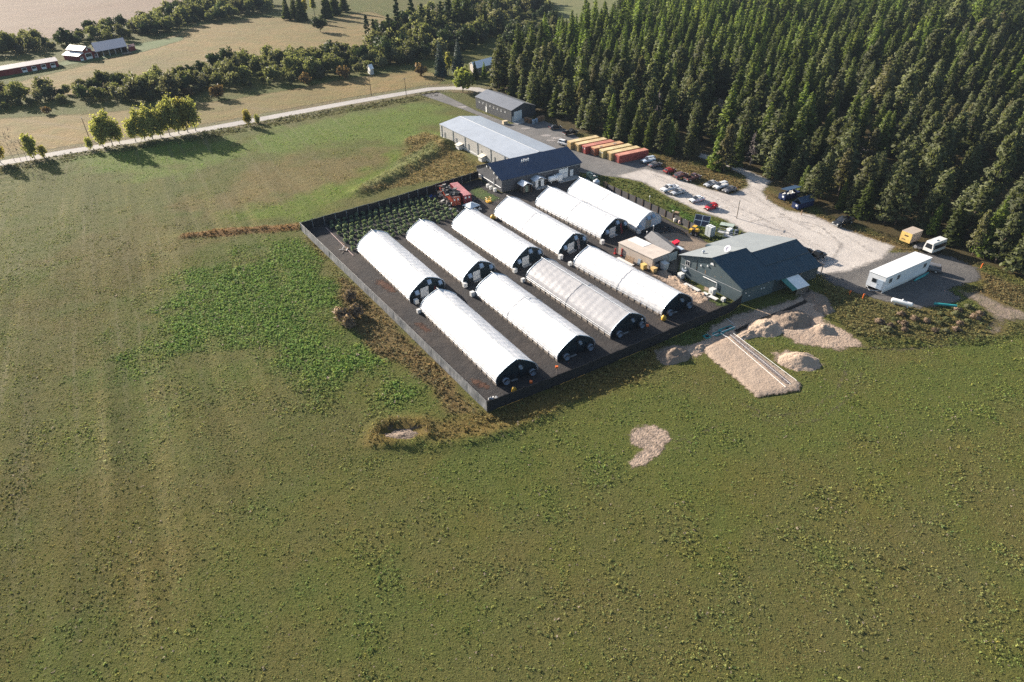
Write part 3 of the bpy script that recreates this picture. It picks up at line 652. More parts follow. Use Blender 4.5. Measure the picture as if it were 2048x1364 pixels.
BIG = WP([(985, 180), (1066, 232), (1150, 258), (1300, 297), (1380, 312), (1470, 330), (1560, 374), (1640, 408), (1760, 450), (1850, 482), (1960, 520), (2140, 585), (2190, 330), (2130, 20), (2048, -6), (1270, -8), (1215, 60), (1150, 82), (1020, 130)])
pts = scatter(BIG, 6.3, 5, 60000, .5)
gap_ = fbm(np.array([p[0] for p in pts]), np.array([p[1] for p in pts]), 22, 73, 3)
pts = [p for p, g_ in zip(pts, gap_) if g_ > .36 or rnd.random() < .35]
pts = [p for p in pts if min(hypot(p[0]-q[0], p[1]-q[1]) for q in used) > 3.6 and sdist(TRACKW, np.array([p[0]]), np.array([p[1]]))[0] < -2]
pts.sort(key=lambda p: p[0]**2+p[1]**2)
WORD = {'pine': ('pine_tree', 'grey green clumpy pine inside the dense forest', 'pine tree', 'pines of the forest'),
        'fir': ('fir_tree', 'dark green pointed fir inside the dense forest', 'fir tree', 'firs of the forest'),
        'larch': ('larch_tree', 'yellow green pointed larch inside the dense forest', 'larch tree', 'larches of the forest')}
far = []; cnt = {'pine': 0, 'fir': 0, 'larch': 0}
for i, (x, y) in enumerate(pts):
    zone = float(fbm(np.array([x]), np.array([y]), 38, 71, 2)[0]); d = hypot(x, y); q = rnd.random()
    if d < 340: k = 'pine' if zone+.5*(q-.5) > .44 else ('fir' if q < .55 else 'larch')
    else: k = 'larch' if zone+.4*(q-.5) > .5 else ('fir' if q < .7 else 'pine')
    h = rnd.triangular(6.5, 21, 14.5)*(1.0+.25*min(1, max(0, (d-250)/200)))
    if d < 240 and rnd.random() < .25: h *= .7
    if cnt[k] < 285: cnt[k] += 1; n, l, c, g = WORD[k]; plant(k, n, x, y, h/KIND[k][1], l, c, g, rnd.uniform(.9, 1.15))
    else: far.append((x, y, h, k))
# --- the mass of the forest behind
def forest_mass(name, lst, label):
    pro = {k: [fir(500+i, 16, 3.5, 13, 6, 3, .10, .72, 1.2, .3) for i in range(4)] for k in ('fir', 'larch')}
    pro['pine'] = [pine(520+i, 16, 3.6, 22, 10, .1, .95) for i in range(4)]
    VV = []; FF = []; TT = []; b = 0; mats_i = []
    base = {'fir': ((.058, .080, .025), (.118, .135, .040)), 'larch': ((.08, .125, .022), (.145, .185, .042)), 'pine': ((.072, .086, .036), (.145, .148, .066))}
    for x, y, h, k in lst:
        V, F, t = pro[k][rnd.randrange(4)]; a = rnd.uniform(0, 2*pi); s = h/16*rnd.uniform(.95, 1.1); ca, sa = cos(a)*s, sin(a)*s
        VV.append(np.stack([V[:, 0]*ca-V[:, 1]*sa+x, V[:, 0]*sa+V[:, 1]*ca+y, V[:, 2]*s], 1)); FF.append(F+b); b += len(V)
        c0, c1 = map(np.array, base[k]); m = rnd.uniform(.75, 1.25); TT.append((c0+(c1-c0)*t[:, None])*m)
    me = npmesh(name, np.concatenate(VV), np.concatenate(FF), {'Col': np.concatenate(TT)})
    o = link_mesh(name, me, MATS['blades']); tag(o, label, 'forest', kind='stuff')
forest_mass('forest', far, 'far mass of the conifer forest running to the top of the picture')
# dead trees among the live ones
for px, py, h, lb, n, dr in [(1312, 252, 13, 'bare grey dead tree in the forest behind the yellow containers', 60, -.35), (1500, 330, 11, 'leaning grey dead tree beside the forest track', 60, -.5), (1728, 336, 12, 'bleached bare snag among the pines above the blue dumpsters', 46, .1), (1430, 262, 12, 'drooping dead grey fir deep in the forest above the track', 70, -.5)]:
    x, y = at(px, py); e = empty('dead_tree', (x, y, 0), rnd.uniform(0, 6)); tag(e, lb, 'dead tree')
    tm, bm_ = snag_parts(int(px), h, .2, n, dr); link_mesh('trunk', tm, m_dead, e); link_mesh('branches', bm_, m_dead, e)
# autumn-coloured small tree tops
for px, py, h, lb in [(1417, 175, 7, 'orange leaved young tree poking out of the forest'), (1524, 225, 8, 'small orange tree between the pines of the forest'), (1465, 252, 8, 'rusty reddish young tree in the forest above the track')]:
    x, y = at(px, py+18); plant('poplar', 'autumn_tree', x, y, h/11, lb, 'tree', None, 1.1, L_RUST)
# --- hedgerows on the left
def hedge(poly, gap, seed, hr, kinds, label, group, cat='bush', name='bush'):
    for x, y in scatter(WP(poly), gap, seed, 20000):
        k = rnd.choices([q[0] for q in kinds], [q[1] for q in kinds])[0]; h = rnd.uniform(hr[0]*.6, hr[1]*1.1)*1.12
        plant(k, name, x, y, h/6.0, label, cat, group, rnd.uniform(.85, 1.25))
hedge([(-60, 222), (60, 205), (150, 208), (250, 205), (340, 200), (440, 178), (560, 172), (640, 160), (760, 140), (830, 128), (820, 108), (700, 108), (600, 118), (440, 138), (330, 165), (200, 178), (150, 186), (0, 196), (-60, 200)], 5.4, 21, (4.5, 8.0), [('bush', 6), ('darkbush', 1)],
      'olive green bush in the near hedgerow beyond the country road', 'bushes of the near hedgerow')
hedge([(-60, 118), (0, 112), (120, 100), (240, 82), (330, 70), (395, 48), (470, 38), (540, 24), (540, 2), (460, 4), (400, 12), (330, 36), (240, 60), (120, 84), (0, 92), (-60, 100)], 7.0, 22, (6, 9.5), [('bush', 5), ('darkbush', 2)],
      'dark green bush in the far hedgerow behind the red barns', 'bushes of the far hedgerow')
hedge([(0, 222), (90, 215), (90, 205), (0, 210)], 6, 23, (3.5, 5), [('bush', 1)], 'single round bush standing at the field edge by the left margin', 'bushes at the left margin')
hedge([(760, 132), (830, 118), (880, 120), (960, 92), (1020, 60), (1100, 30), (1090, 5), (1000, -4), (900, 20), (800, 60), (740, 98)], 6.2, 24, (6, 10.5), [('bush', 5), ('darkbush', 2)],
      'leafy tree in the woodland between the pasture and the forest', 'leafy trees of the far woodland', 'tree', 'leafy_tree')
hedge([(1010, 60), (1100, 52), (1190, 72), (1180, 90), (1080, 92), (1010, 96)], 7, 25, (5, 8), [('bush', 3), ('darkbush', 2)],
      'grey green bush at the edge of the bright clearing', 'bushes by the clearing')
for px, py, s, lb in [(96, 228, .9, 'small rusty bush low in the near hedgerow'), (378, 192, 1.1, 'reddish bush in front of the near hedgerow'), (436, 196, 1.7, 'orange tinted round bush beside the mown field'), (612, 168, 1.4, 'little red bush below the middle of the hedgerow'), (690, 158, 1.8, 'amber bush at the right part of the hedgerow'), (840, 152, 1.6, 'brown bush near the white roofed house')]:
    x, y = at(px, py); plant('rust', 'autumn_bush', x, y, s*1.3, lb, 'bush')
# tall conifers beyond the pasture
for px, py, h in [(738, 92, 17), (752, 93, 15), (782, 95, 18), (800, 92, 25), (828, 80, 23), (848, 78, 20), (862, 84, 18), (885, 72, 20), (900, 76, 25), (915, 60, 24), (935, 62, 23), (950, 60, 15), (968, 62, 16), (985, 40, 20)]:
    x, y = at(px, py); k = rnd.choice(['tallpine', 'fir', 'tallpine'])
    plant(k, 'tall_conifer', x, y, h/KIND[k][1], 'tall dark conifer of the clump beyond the pasture', 'conifer', 'tall conifers beyond the pasture')
for px, py, h in [(575, 40, 17), (590, 36, 16), (605, 42, 19), (655, 36, 20), (670, 30, 18), (690, 24, 18)]:
    x, y = at(px, py); plant('fir', 'tall_conifer', x, y, h/16, 'dark conifer of the small grove at the top of the pasture', 'conifer', 'conifers of the pasture grove')
x, y = at(641, 64); plant('darkbush', 'round_tree', x, y, 1.7, 'lone dark round tree standing in the pasture', 'tree')
for px, py, h, lb in [(612, 36, 16, 'yellow green poplar left in the pasture grove'), (630, 34, 18, 'taller yellow green poplar in the pasture grove'), (897, 150, 12.5, 'yellow leaved poplar between two blue spruces')]:
    x, y = at(px, py); plant('poplar', 'poplar_tree', x, y, h/11.5, lb, 'poplar tree')
for px, py, h, lb in [(882, 152, 16, 'broad blue spruce left of the yellow poplar'), (918, 150, 16.5, 'taller blue spruce right of the yellow poplar'), (1035, 88, 9, 'bushy spruce in front of the clearing')]:
    x, y = at(px, py); plant('blue', 'spruce_tree', x, y, h/15, lb, 'spruce tree')
x, y = at(926, 184)
plant('bush', 'bushy_tree', x, y, 1.95, 'big bushy yellow green tree at the road junction', 'tree', None, 1.0, leafmat('broad_leaf', (.13, .16, .04), (.25, .27, .075), .1, .4))
for px, py, h, lb in [(952, 158, 8, 'small dark conifer in the garden of the white roofed house'), (968, 156, 7, 'bright green young tree in the garden of the white roofed house')]:
    x, y = at(px, py); plant('fir' if h == 8 else 'larch', 'garden_tree', x, y, h/16, lb, 'tree')
# aspens along the road
for i, (px, py, h) in enumerate([(208, 294, 10.5), (226, 291, 11.5), (240, 288, 9), (272, 284, 9.5), (290, 281, 11), (306, 278, 11.5), (322, 275, 10.5), (340, 271, 11), (358, 268, 13), (376, 265, 12.5), (392, 262, 12)]):
    x, y = at(px, py); plant('aspen', 'aspen_tree', x, y, h/10, 'yellow green aspen of the roadside row left of centre', 'aspen tree', 'roadside aspens', rnd.uniform(.95, 1.08), None, -.9).scale = (h/10*1.15, h/10*1.15, h/10*1.12)
for px, py, h, lb in [(182, 300, 5, 'low leafy sapling at the left end of the aspen row'), (70, 318, 9, 'thin yellow green aspen beside bare saplings'), (90, 316, 5, 'short leafy aspen at the roadside near the left margin'), (2, 326, 9, 'aspen cut by the left margin at the roadside'), (497, 252, 6.5, 'bright yellow young aspen standing alone by the road'), (516, 247, 4, 'thin yellow sapling right of the lone young aspen')]:
    x, y = at(px, py); plant('aspen', 'aspen_sapling', x, y, h/9.5, lb, 'aspen tree', None, 1.0, None, -.6).scale.xy = (h/8, h/8)
for px, py, h in [(30, 323, 10), (42, 322, 11), (54, 320, 8.5), (62, 319, 7)]:
    x, y = at(px, py); e = empty('bare_sapling', (x, y, 0), rnd.uniform(0, 6)); tag(e, 'leafless thin sapling at the roadside near the left margin', 'bare tree', 'bare roadside saplings')
    tm, bm_ = snag_parts(int(px)+900, h, .07, 12, .9); link_mesh('trunk', tm, m_dead, e); link_mesh('branches', bm_, m_dead, e)
# dry shrubs outside the fence and on the weed bank
for px, py, s, lb in [(700, 600, 1.3, 'pale dry shrub left of the upper fence corner of greenhouses'), (690, 640, 1.8, 'big dusty brown shrub in the weeds beside the fence'), (712, 632, 1.5, 'dry brown shrub with pale twigs against the lush patch'), (700, 655, 1.4, 'lowest dry shrub of the brown clump by the lush patch')]:
    x, y = at(px, py); plant('dryshrub', 'dry_shrub', x, y, s, lb, 'shrub')
for i, (x, y) in enumerate(scatter(WP([(1745, 650), (1800, 628), (1830, 640), (1900, 625), (1945, 608), (1968, 640), (1930, 660), (1860, 668), (1780, 668)]), 2.1, 77)):
    plant('dryshrub', 'bank_shrub', x, y, rnd.uniform(.6, 1.0), 'brown shrub on the weed bank behind the white office trailer', 'shrub', 'shrubs of the weed bank', .55, L_DRYB if rnd.random() < .6 else L_BUSH)
# the planted grid
def crop():
    me = [crown('crop_plant', broad(600+i, 1.15, .66, 18, 26, .15, .02)) for i in range(4)]
    for m in me: m.materials.append(L_CROP)
    A, B, C, D = WP([(652, 442), (846, 391), (918, 432), (706, 500)])
    nr, nc = 17, 9; first = True
    for i in range(nr):
        for j in range(nc):
            u = (i+.5*(j % 2))/(nr-.5); v = j/(nc-1)
            x = (A[0]*(1-u)+B[0]*u)*(1-v)+(D[0]*(1-u)+C[0]*u)*v; y = (A[1]*(1-u)+B[1]*u)*(1-v)+(D[1]*(1-u)+C[1]*u)*v
            o = link_mesh('crop_plant', me[rnd.randrange(4)]); s = rnd.uniform(.85, 1.15)*(.55+.45*min(1, v*4+.15)); o.scale = (s, s, s*rnd.uniform(.9, 1.15))
            o.location = (x+rnd.uniform(-.15, .15), y+rnd.uniform(-.15, .15), .02); o.rotation_euler = (0, 0, rnd.uniform(0, 6))
            tag(o, 'bushy green crop plant in the staggered grid behind the greenhouses', 'crop plant', 'crop plants of the fenced grid')
crop()
# ------------------------------------------------------------------ buildings
m_white = mat('white_paint', (.78, .78, .76), .45, scale=.8, var=.06)
m_offwhite = mat('off_white', (.66, .65, .62), .5, scale=.8, var=.08)
m_trim = mat('grey_trim', (.42, .43, .44), .5)
m_glass = mat('window_glass', (.02, .024, .03), .12, spec=.6, var=.05)
m_conc = mat('concrete', (.36, .35, .33), .85, var=.15)
m_steel = mat('steel', (.50, .53, .56), .35, .75, var=.1)
m_galv = mat('galvanised', (.58, .60, .62), .4, .6, var=.1)
m_black = mat('black_plastic', (.018, .018, .02), .55)
m_rubber = mat('rubber', (.02, .02, .02), .85)
m_wood = mat('raw_wood', (.33, .22, .13), .8, scale=3, var=.2)
m_oldwood = mat('weathered_wood', (.27, .225, .185), .85, scale=2, var=.22)
m_dkwood = mat('dark_wood', (.075, .048, .032), .8, scale=2, var=.2)
m_orange = mat('orange_plastic', (.75, .16, .03), .5)
m_yellow = mat('yellow_paint', (.70, .40, .04), .5, var=.15)
m_red = mat('red_paint', (.42, .03, .025), .5, var=.12)
m_blue = mat('blue_plastic', (.05, .10, .32), .5)
m_teal = mat('teal_plastic', (.03, .33, .33), .4)
m_greyroof = mat('pale_steel_roof', (.40, .43, .47), .42, .25, scale=.25, var=.07, rib=('X', .9, .012))
m_greywall = mat('pale_steel_wall', (.40, .39, .37), .55, scale=.3, var=.06, rib=('X', .5, .02))
m_char = mat('charcoal_steel', (.062, .066, .075), .5, scale=.3, var=.08, rib=('X', .4, .02))
m_charroof = mat('charcoal_roof', (.20, .205, .22), .42, .2, scale=.3, var=.07, rib=('X', .6, .01))
m_navy = mat('blue_roof', (.020, .040, .085), .42, .1, scale=.25, var=.1, rib=('X', .6, .03))
m_dkwall = mat('slate_wall', (.075, .078, .088), .6, scale=.35, var=.12, rib=('Y', .5, .02))
m_tealwall = mat('weathered_teal_wall', (.050, .082, .098), .75, scale=.5, c2=(.088, .112, .118), streak=(1, 1, .25), bump=.02)
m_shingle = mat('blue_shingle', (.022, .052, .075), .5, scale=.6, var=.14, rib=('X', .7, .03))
def windowed(wall, name, mb, m, label=None):
    o = mb.build(name, m, wall); tag(o, label); return o
def roofprof(W, eF, eB, rz, rf, oh, th, lift=.015):
    sF = (rz-eF)/(W*rf); sB = (rz-eB)/(W*(1-rf))
    a = (-oh, eF-sF*oh+lift); b = (W*rf, rz+lift); c = (W+oh, eB-sB*oh+lift)
    return [a, b, c, (c[0], c[1]+th), (b[0], b[1]+th), (a[0], a[1]+th)]
def gable(site, name, label, cat, eF, eB, rz, rf, wm, rm, oh=.35, th=.13, x0=0, x1=None, group=None):
    L, W = site.L if x1 is None else x1, site.W
    e = site.empty(name); tag(e, label, cat, group)
    wall = MB(site).prism([(0, -.1), (W, -.1), (W, eB), (W*rf, rz), (0, eF)], x0, L).build('wall', wm, e)
    roof = MB(site).prism(roofprof(W, eF, eB, rz, rf, oh, th), x0-oh, L+oh).build('roof', rm, e)
    return e, wall, roof
def doorpart(site, par, x0, x1, y0, y1, z0, z1, m, name='door', handle=None):
    d = MB(site).box(x0, x1, y0, y1, z0, z1).build(name, m, par)
    if handle: MB(site).box(*handle).build('handle', m_black, d)
    return d
# --- long pale steel warehouse
zE = 4.9
A = at(879.3, 248.6, zE); B = at(1024, 319, zE); Cc = at(960, 232.7, zE)
S = Site(A, B, Cc); S.L += 2.5
e, wall, roof = gable(S, 'steel_warehouse', 'long pale grey steel warehouse with low gable roof beside the field', 'warehouse', zE, zE, 6.3, .5, m_greywall, m_greyroof, .15)
for k in range(6):
    x = 1.2+k*(S.L-8)/5; MB(S).box(x-.22, x+.22, -.16, .02, 0, zE-.12).build('column', m_galv, wall)
for k in range(5):
    x = 3.5+k*(S.L-8)/5; MB(S).tube([(x, -.14, .2), (x, -.14, zE*.62)], .11, 6).build('downpipe', m_white, wall)
MB(S).box(0, S.L-2, -.10, .03, .55, .75).build('rail', m_white, wall)
for k in (1, 2):
    x = -1.0+k*(S.L-8)/2.75; h = MB(S); h.box(x, x+2.2, -1.7, .02, 0, 1.5); o = h.build('service_hut', m_offwhite, wall)
    MB(S).prism([(-2.0, 1.45), (.1, 2.0), (.1, 2.1), (-2.0, 1.55)], x-.25, x+2.45).build('hut_roof', mat('cream_roof', (.68, .62, .5), .6), o)
MB(S).tube([(0, S.W*.5, 6.44), (S.L, S.W*.5, 6.44)], .06, 6).build('ridge_cap', m_trim, roof)
# --- navy roofed building
S = Site(at(1004.3, 385), at(1160, 348.6), at(954.3, 353))
e, wall, roof = gable(S, 'packing_building', 'slate grey building with a deep blue metal roof at the back of the compound', 'building', 3.9, 3.3, 6.6, .5, m_dkwall, m_navy, .4)
X = S.L
d1 = doorpart(S, wall, X*.715, X*.835, -.08, .03, .05, 3.1, m_white, 'garage_door'); MB(S).box(X*.722, X*.828, -.10, -.085, 1.5, 1.56).build('handle', m_trim, d1)
doorpart(S, wall, X*.862, X*.905, -.08, .03, .05, 2.2, m_white, 'door', (X*.897, X*.901, -.13, -.085, 1.0, 1.1))
for k, (yy, zz) in enumerate([(2.2, 3.6), (4.2, 4.4), (8.6, 5.2), (6.2, 5.4)]): MB(S).box(-.3, .02, yy, yy+.35, zz, zz+.5).build('gable_lamp', m_white, wall)
MB(S).tube([(-.12, .6, 1.3), (-.12, S.W-.3, 1.3)], .10, 6).build('wall_pipe', m_white, wall)
MB(S).tube([(-.25, 4.6, 0), (-.25, 4.6, 2.9)], .13, 6).build('vent_stack', m_galv, wall)
for k in range(4):
    x = X*.36+k*.75; z = 6.6-.5*.0; yv = S.W*.5-2.6; zv = 3.9+(6.6-3.9)*(yv/(S.W*.5)); MB(S).lathe([(.16, zv-.1), (.16, zv+.55+.15*(k % 2)), (.24, zv+.58+.15*(k % 2)), (.24, zv+.75+.15*(k % 2))], 8, T(x, yv, 0)).build('roof_vent', m_white, roof)
MB(S).box(X*.44, X*.99, -.55, -.42, 3.55, 3.68).build('gutter', m_trim, roof)
MB(S).box(X*.66, X*.95, -3.0, -.02, .032, .16).build('door_slab', m_conc, e)
# porch with gabled roof
px0 = X*.36; porch = MB(S); e2 = S.empty('entrance_porch'); tag(e2, 'small white fronted entrance porch with pale gabled roof beside the gas tank', 'porch')
MB(S).box(px0, px0+3.2, -2.2, -.06, 0, 2.3).build('wall', m_white, e2)
MB(S).prism([(0, 0)]*3, 0, 0) if False else None
def xgable(site, x0, x1, y0, y1, z0, rz, th=.1):
    """roof whose ridge runs along y"""
    xm = (x0+x1)/2; m = MB(site); P = [(x0, z0), (xm, rz), (x1, z0), (x1, z0+th), (xm, rz+th), (x0, z0+th)]
    n = 6; vs = [(x, y0, z) for x, z in P]+[(x, y1, z) for x, z in P]; fs = [(i, (i+1) % n, n+(i+1) % n, n+i) for i in range(n)]+[tuple(range(n)), tuple(range(2*n-1, n-1, -1))]
    return m.add(vs, fs)
m_tin = mat('pale_tin', (.62, .66, .70), .4, .3, var=.06)
xgable(S, px0-.5, px0+3.7, -2.9, -.06, 2.25, 3.1).build('roof', m_tin, e2)
MB(S).box(px0+1.15, px0+2.05, -2.26, -2.15, .1, 2.05).build('door', mat('dark_door', (.04, .05, .055), .4), e2)
for xx in (px0-.35, px0+3.45): MB(S).box(xx, xx+.15, -2.8, -2.65, 0, 2.35).build('post', m_dkwood, e2)
MB(S).box(px0-.4, px0+4.2, -4.0, -2.2, .032, .14).build('step_slab', m_conc, e2)
# guard hut
hx = X*.185; e2 = S.empty('guard_hut'); tag(e2, 'small dark hut with pale tin roof in front of the blue roofed building', 'hut')
MB(S).box(hx, hx+2.1, -3.7, -1.6, 0, 2.2).build('wall', mat('hut_wall', (.10, .085, .07), .7), e2)
xgable(S, hx-.65, hx+2.75, -4.4, -1.0, 2.2, 3.0).build('roof', m_tin, e2)
MB(S).box(hx+.65, hx+1.5, -3.76, -3.65, .1, 2.0).build('door', mat('hut_door', (.16, .21, .17), .5), e2)
for xx, yy in ((hx-.5, -4.2), (hx+2.45, -4.2), (hx-.5, -1.3), (hx+2.45, -1.3)): MB(S).box(xx, xx+.16, yy, yy+.16, 0, 2.25).build('post', m_dkwood, e2)
# --- charcoal barn
S = Site(at(952, 215.7), at(1023, 245), tuple(np.array(at(952, 215.7))+np.array(at(1071, 229.5))-np.array(at(1023, 245))))
e, wall, roof = gable(S, 'charcoal_barn', 'charcoal metal barn with a row of small windows near the road', 'barn', 4.5, 3.6, 6.0, .5, m_char, m_charroof, .25)
for k in range(8):
    x = S.L*(.115+.103*k); f = MB(S).box(x-.42, x+.42, -.07, .02, 2.75, 3.35).build('window', m_white, wall); MB(S).box(x-.34, x+.34, -.09, -.075, 2.98, 3.28).build('pane', m_glass, f)
doorpart(S, wall, S.L*.29, S.L*.29+1.0, -.07, .02, .05, 2.25, m_white)
doorpart(S, wall, S.L-.02, S.L+.08, S.W*.10, S.W*.42, .05, 3.7, m_white, 'garage_door'); doorpart(S, wall, S.L-.02, S.L+.08, S.W*.03, S.W*.085, .05, 2.1, m_white)
MB(S).box(S.L+.1, S.L+4.2, S.W*.02, S.W*.5, .04, .18).build('door_slab', m_conc, e)
# --- dark green building with weathered gable
S = Site(at(1479.5, 607), at(1632, 556), at(1358, 548))
L1 = S.L*.40
e = S.empty('green_building'); tag(e, 'large dark green building with weathered gable wall and blue green roof', 'building')
eF, eB, rz = 3.75, 4.85, 7.55
wall = MB(S).prism([(0, -.1), (S.W, -.1), (S.W, eB), (S.W*.5, rz), (0, eF)], 0, L1).build('wall', m_tealwall, e)
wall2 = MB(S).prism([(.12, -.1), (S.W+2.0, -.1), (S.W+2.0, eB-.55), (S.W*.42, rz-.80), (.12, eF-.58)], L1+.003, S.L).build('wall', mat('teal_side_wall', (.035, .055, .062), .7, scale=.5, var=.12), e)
roof = MB(S).prism(roofprof(S.W, eF, eB, rz, .5, .45, .16), -.45, L1+.25).build('roof', m_shingle, e)
m_sunlit_roof = mat('sunlit_roof_tone', (.215, .235, .24), .6, scale=.5, var=.06, rib=('X', .7, .03))  # same roof as the shingle, sunlight on this side put into a lighter colour
def slab(y0, z0, y1, z1, x0, x1, lift, th, m, name, par):
    return MB(S).prism([(y0, z0+lift), (y1, z1+lift), (y1, z1+lift+th), (y0, z0+lift+th)], x0, x1).build(name, m, par)
slab(S.W*.5, rz, S.W+.5, eB-.14, -.5, L1+.3, .19, .04, m_sunlit_roof, 'sunny_slope', roof)
rf2 = MB(S).prism([(-.35, eF-.58-.13), (S.W*.42, rz-.78), (S.W+2.4, eB-.72), (S.W+2.4, eB-.58), (S.W*.42, rz-.64), (-.35, eF-.57)], L1+.26, S.L+.5).build('roof', m_shingle, e)
zz2 = lambda y: (rz-.64)+(eB-.58-(rz-.64))*((y-S.W*.42)/(S.W*.58+2.4))
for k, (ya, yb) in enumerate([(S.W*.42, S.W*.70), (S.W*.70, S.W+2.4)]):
    slab(ya, zz2(ya), yb+.15, zz2(yb+.15), L1+.32+.7*k, S.L+.5, .02+.11*(1-k), .05, m_sunlit_roof, 'sunny_slope', rf2)
zf2 = lambda y: (rz-.64)+((eF-.57)-(rz-.64))*((S.W*.42-y)/(S.W*.42+.35))
for k, (f0, f1) in enumerate([(.42, .20)]):
    slab(S.W*f1, zf2(S.W*f1), S.W*f0, zf2(S.W*f0), L1+.5, S.L+.45, .02, .14, m_shingle, 'upper_course', rf2)
W_ = S.W
f = MB(S).box(-.10, .03, W_*.845, W_*.915, 3.05, 4.35).build('window', m_offwhite, wall)
for a, b in ((.851, .876), (.884, .909)): MB(S).box(-.115, -.104, W_*a, W_*b, 3.2, 4.2).build('pane', m_glass, f)
MB(S).prism([(W_*.50+.45*cos(t*pi/8), 5.9+.6*sin(t*pi/8)) for t in range(9)], -.10, .03).build('half_round_vent', m_white, wall)
for yy, zz in ((W_*.66, 4.6), (W_*.56, 5.2), (W_*.90, 2.3)): MB(S).lathe([(.0, 0), (.24, .02), (.2, .14), (0, .16)], 8, T(-.02, yy, zz)@RY(-pi/2)).build('wall_vent', m_white, wall)
MB(S).tube([(-.14, W_*.60, 2.3), (-.14, W_*.38, 2.3), (-.14, W_*.375, 2.2), (-.14, W_*.375, .7)], .10, 6).build('wall_pipe', m_white, wall)
MB(S).box(-.05, .02, .2, W_-.2, 2.75, 2.82).build('belt_board', m_trim, wall)
MB(S).box(-.06, .02, W_*.73, W_*.735, 2.9, 5.4).build('conduit', m_black, wall)
for yy, z0, z1, ww in ((W_*.58, 3.0, 4.1, .22), (W_*.72, 3.3, 3.9, .16), (W_*.42, 3.4, 3.7, .3), (W_*.33, 3.9, 4.2, .25), (W_*.50, 2.0, 2.2, .3)):
    MB(S).poly([(-.012, yy, z0), (-.012, yy+ww, z0+.15), (-.012, yy+ww*.7, z1), (-.012, yy+ww*.2, z1-.2)]).build('peeled_patch', m_wood, wall)
ch = MB(S).lathe([(.22, 0), (.22, .8), (.36, .82), (.36, 1.0), (.1, 1.15)], 10, T(2.2, W_*.78, 5.9)).build('flue', m_galv, roof)
for xx, yy in ((1.2, .62), (2.1, .62)): MB(S).box(xx, xx+.5, W_*.40, W_*.40+.5, 6.55, 6.95).build('roof_box', m_trim, roof)
for k, (xx, zz) in enumerate([(1.6, 3.3), (4.6, 3.2), (2.2, 1.2), (5.5, 2.0), (6.3, 2.0), (1.0, 2.2), (7.3, 3.2), (16, 3.1)]): MB(S).box(xx, xx+.25, -.10, .2, zz, zz+.22).build('wall_lamp', m_white, wall)
# side canopy of new timber
e2 = S.empty('lean_to'); tag(e2, 'half finished lean to with white and green roof sheets on timber studs', 'lean-to')
cx0, cx1 = S.L*.475, S.L*.70
slab2 = lambda x0, x1, m: MB(S).prism([(-3.5, 1.55), (.0, 3.05), (.0, 3.12), (-3.5, 1.62)], x0, x1).build('roof_sheet', m, e2)
slab2(cx0, cx0+1.5, mat('green_sheet', (.04, .17, .14), .5)); slab2(cx0+1.5, cx1, m_white)
for k in range(8): xx = cx0+1.7+k*(cx1-cx0-2)/7; MB(S).box(xx, xx+.14, -3.4, -3.26, 0, 1.58).build('stud', m_oldwood, e2)
MB(S).box(cx0+.1, cx1, -3.42, -3.24, 1.45, 1.56).build('beam', m_oldwood, e2)
MB(S).box(cx1+.6, cx1+.75, -.5, -.35, 0, 3.2).build('post', m_oldwood, e2)
# end porch
e2 = S.empty('end_porch'); tag(e2, 'small open porch at the far end of the dark green building', 'porch')
MB(S).prism([(.5, 2.5), (5.0, 3.0), (5.0, 3.1), (.5, 2.6)], S.L+.55, S.L+2.7).build('roof', mat('brown_roof', (.16, .13, .11), .7), e2)
for yy in (.7, 4.7): MB(S).box(S.L+2.45, S.L+2.6, yy, yy+.15, 0, 2.55+.05*yy).build('post', m_oldwood, e2)
GB = S
# --- beige box unit and grey roofed shed
S = Site(at(1303, 541), at(1336, 528), at(1236, 508))
m_beige = mat('beige_panel', (.50, .42, .35), .7, scale=.5, var=.08)
e = S.empty('beige_unit'); tag(e, 'flat roofed beige box unit behind the greenhouses', 'storage unit')
wl = MB(S).box(0, S.L, 0, S.W, 0, 3.0).build('wall', m_beige, e); MB(S).box(-.15, S.L+.15, -.15, S.W+.15, 3.003, 3.15).build('roof', mat('beige_roof', (.55, .47, .40), .7, scale=.5, var=.1), e)
MB(S).box(S.L*.5, S.L+.1, S.W*.52, S.W*.98, 3.153, 3.20).build('white_roof_sheet', m_white, e)
MB(S).box(.5, S.L*.55, -.06, .02, .2, 2.8).build('door', mat('grey_door', (.33, .30, .28), .6), wl); MB(S).box(S.L*.62, S.L*.95, -.06, .02, .2, 2.8).build('door', mat('grey_door2', (.42, .40, .38), .6), wl)
MB(S).box(1.0, S.L*.5, -.09, -.065, 1.2, 1.9).build('hatch', m_glass, wl)
e.children[0]
S = Site(at(1333, 526), at(1356, 517), at(1290, 492))
e, wall, roof = None, None, None
e = S.empty('tool_shed'); tag(e, 'dark shed with grey ribbed roof beside the beige unit', 'shed')
P = MB(S); n = 5; L, W = S.L, S.W; prof = [(0, -.1), (L, -.1), (L, 2.5), (L*.5, 3.4), (0, 2.5)]
vs = [(x, 0, z) for x, z in prof]+[(x, W, z) for x, z in prof]; P.add(vs, [(i, (i+1) % n, n+(i+1) % n, n+i) for i in range(n)]+[tuple(range(n)), tuple(range(2*n-1, n-1, -1))])
wall = P.build('wall', mat('shed_wall', (.07, .055, .048), .8), e)
xgable(S, -.35, L+.35, -.4, W+.3, 2.32, 3.42).build('roof', mat('ribbed_grey_roof', (.17, .165, .165), .5, .2, rib=('Y', .35, .04)), e)
MB(S).box(.45, L-.6, -.08, .02, .1, 2.3).build('door', m_offwhite, wall)
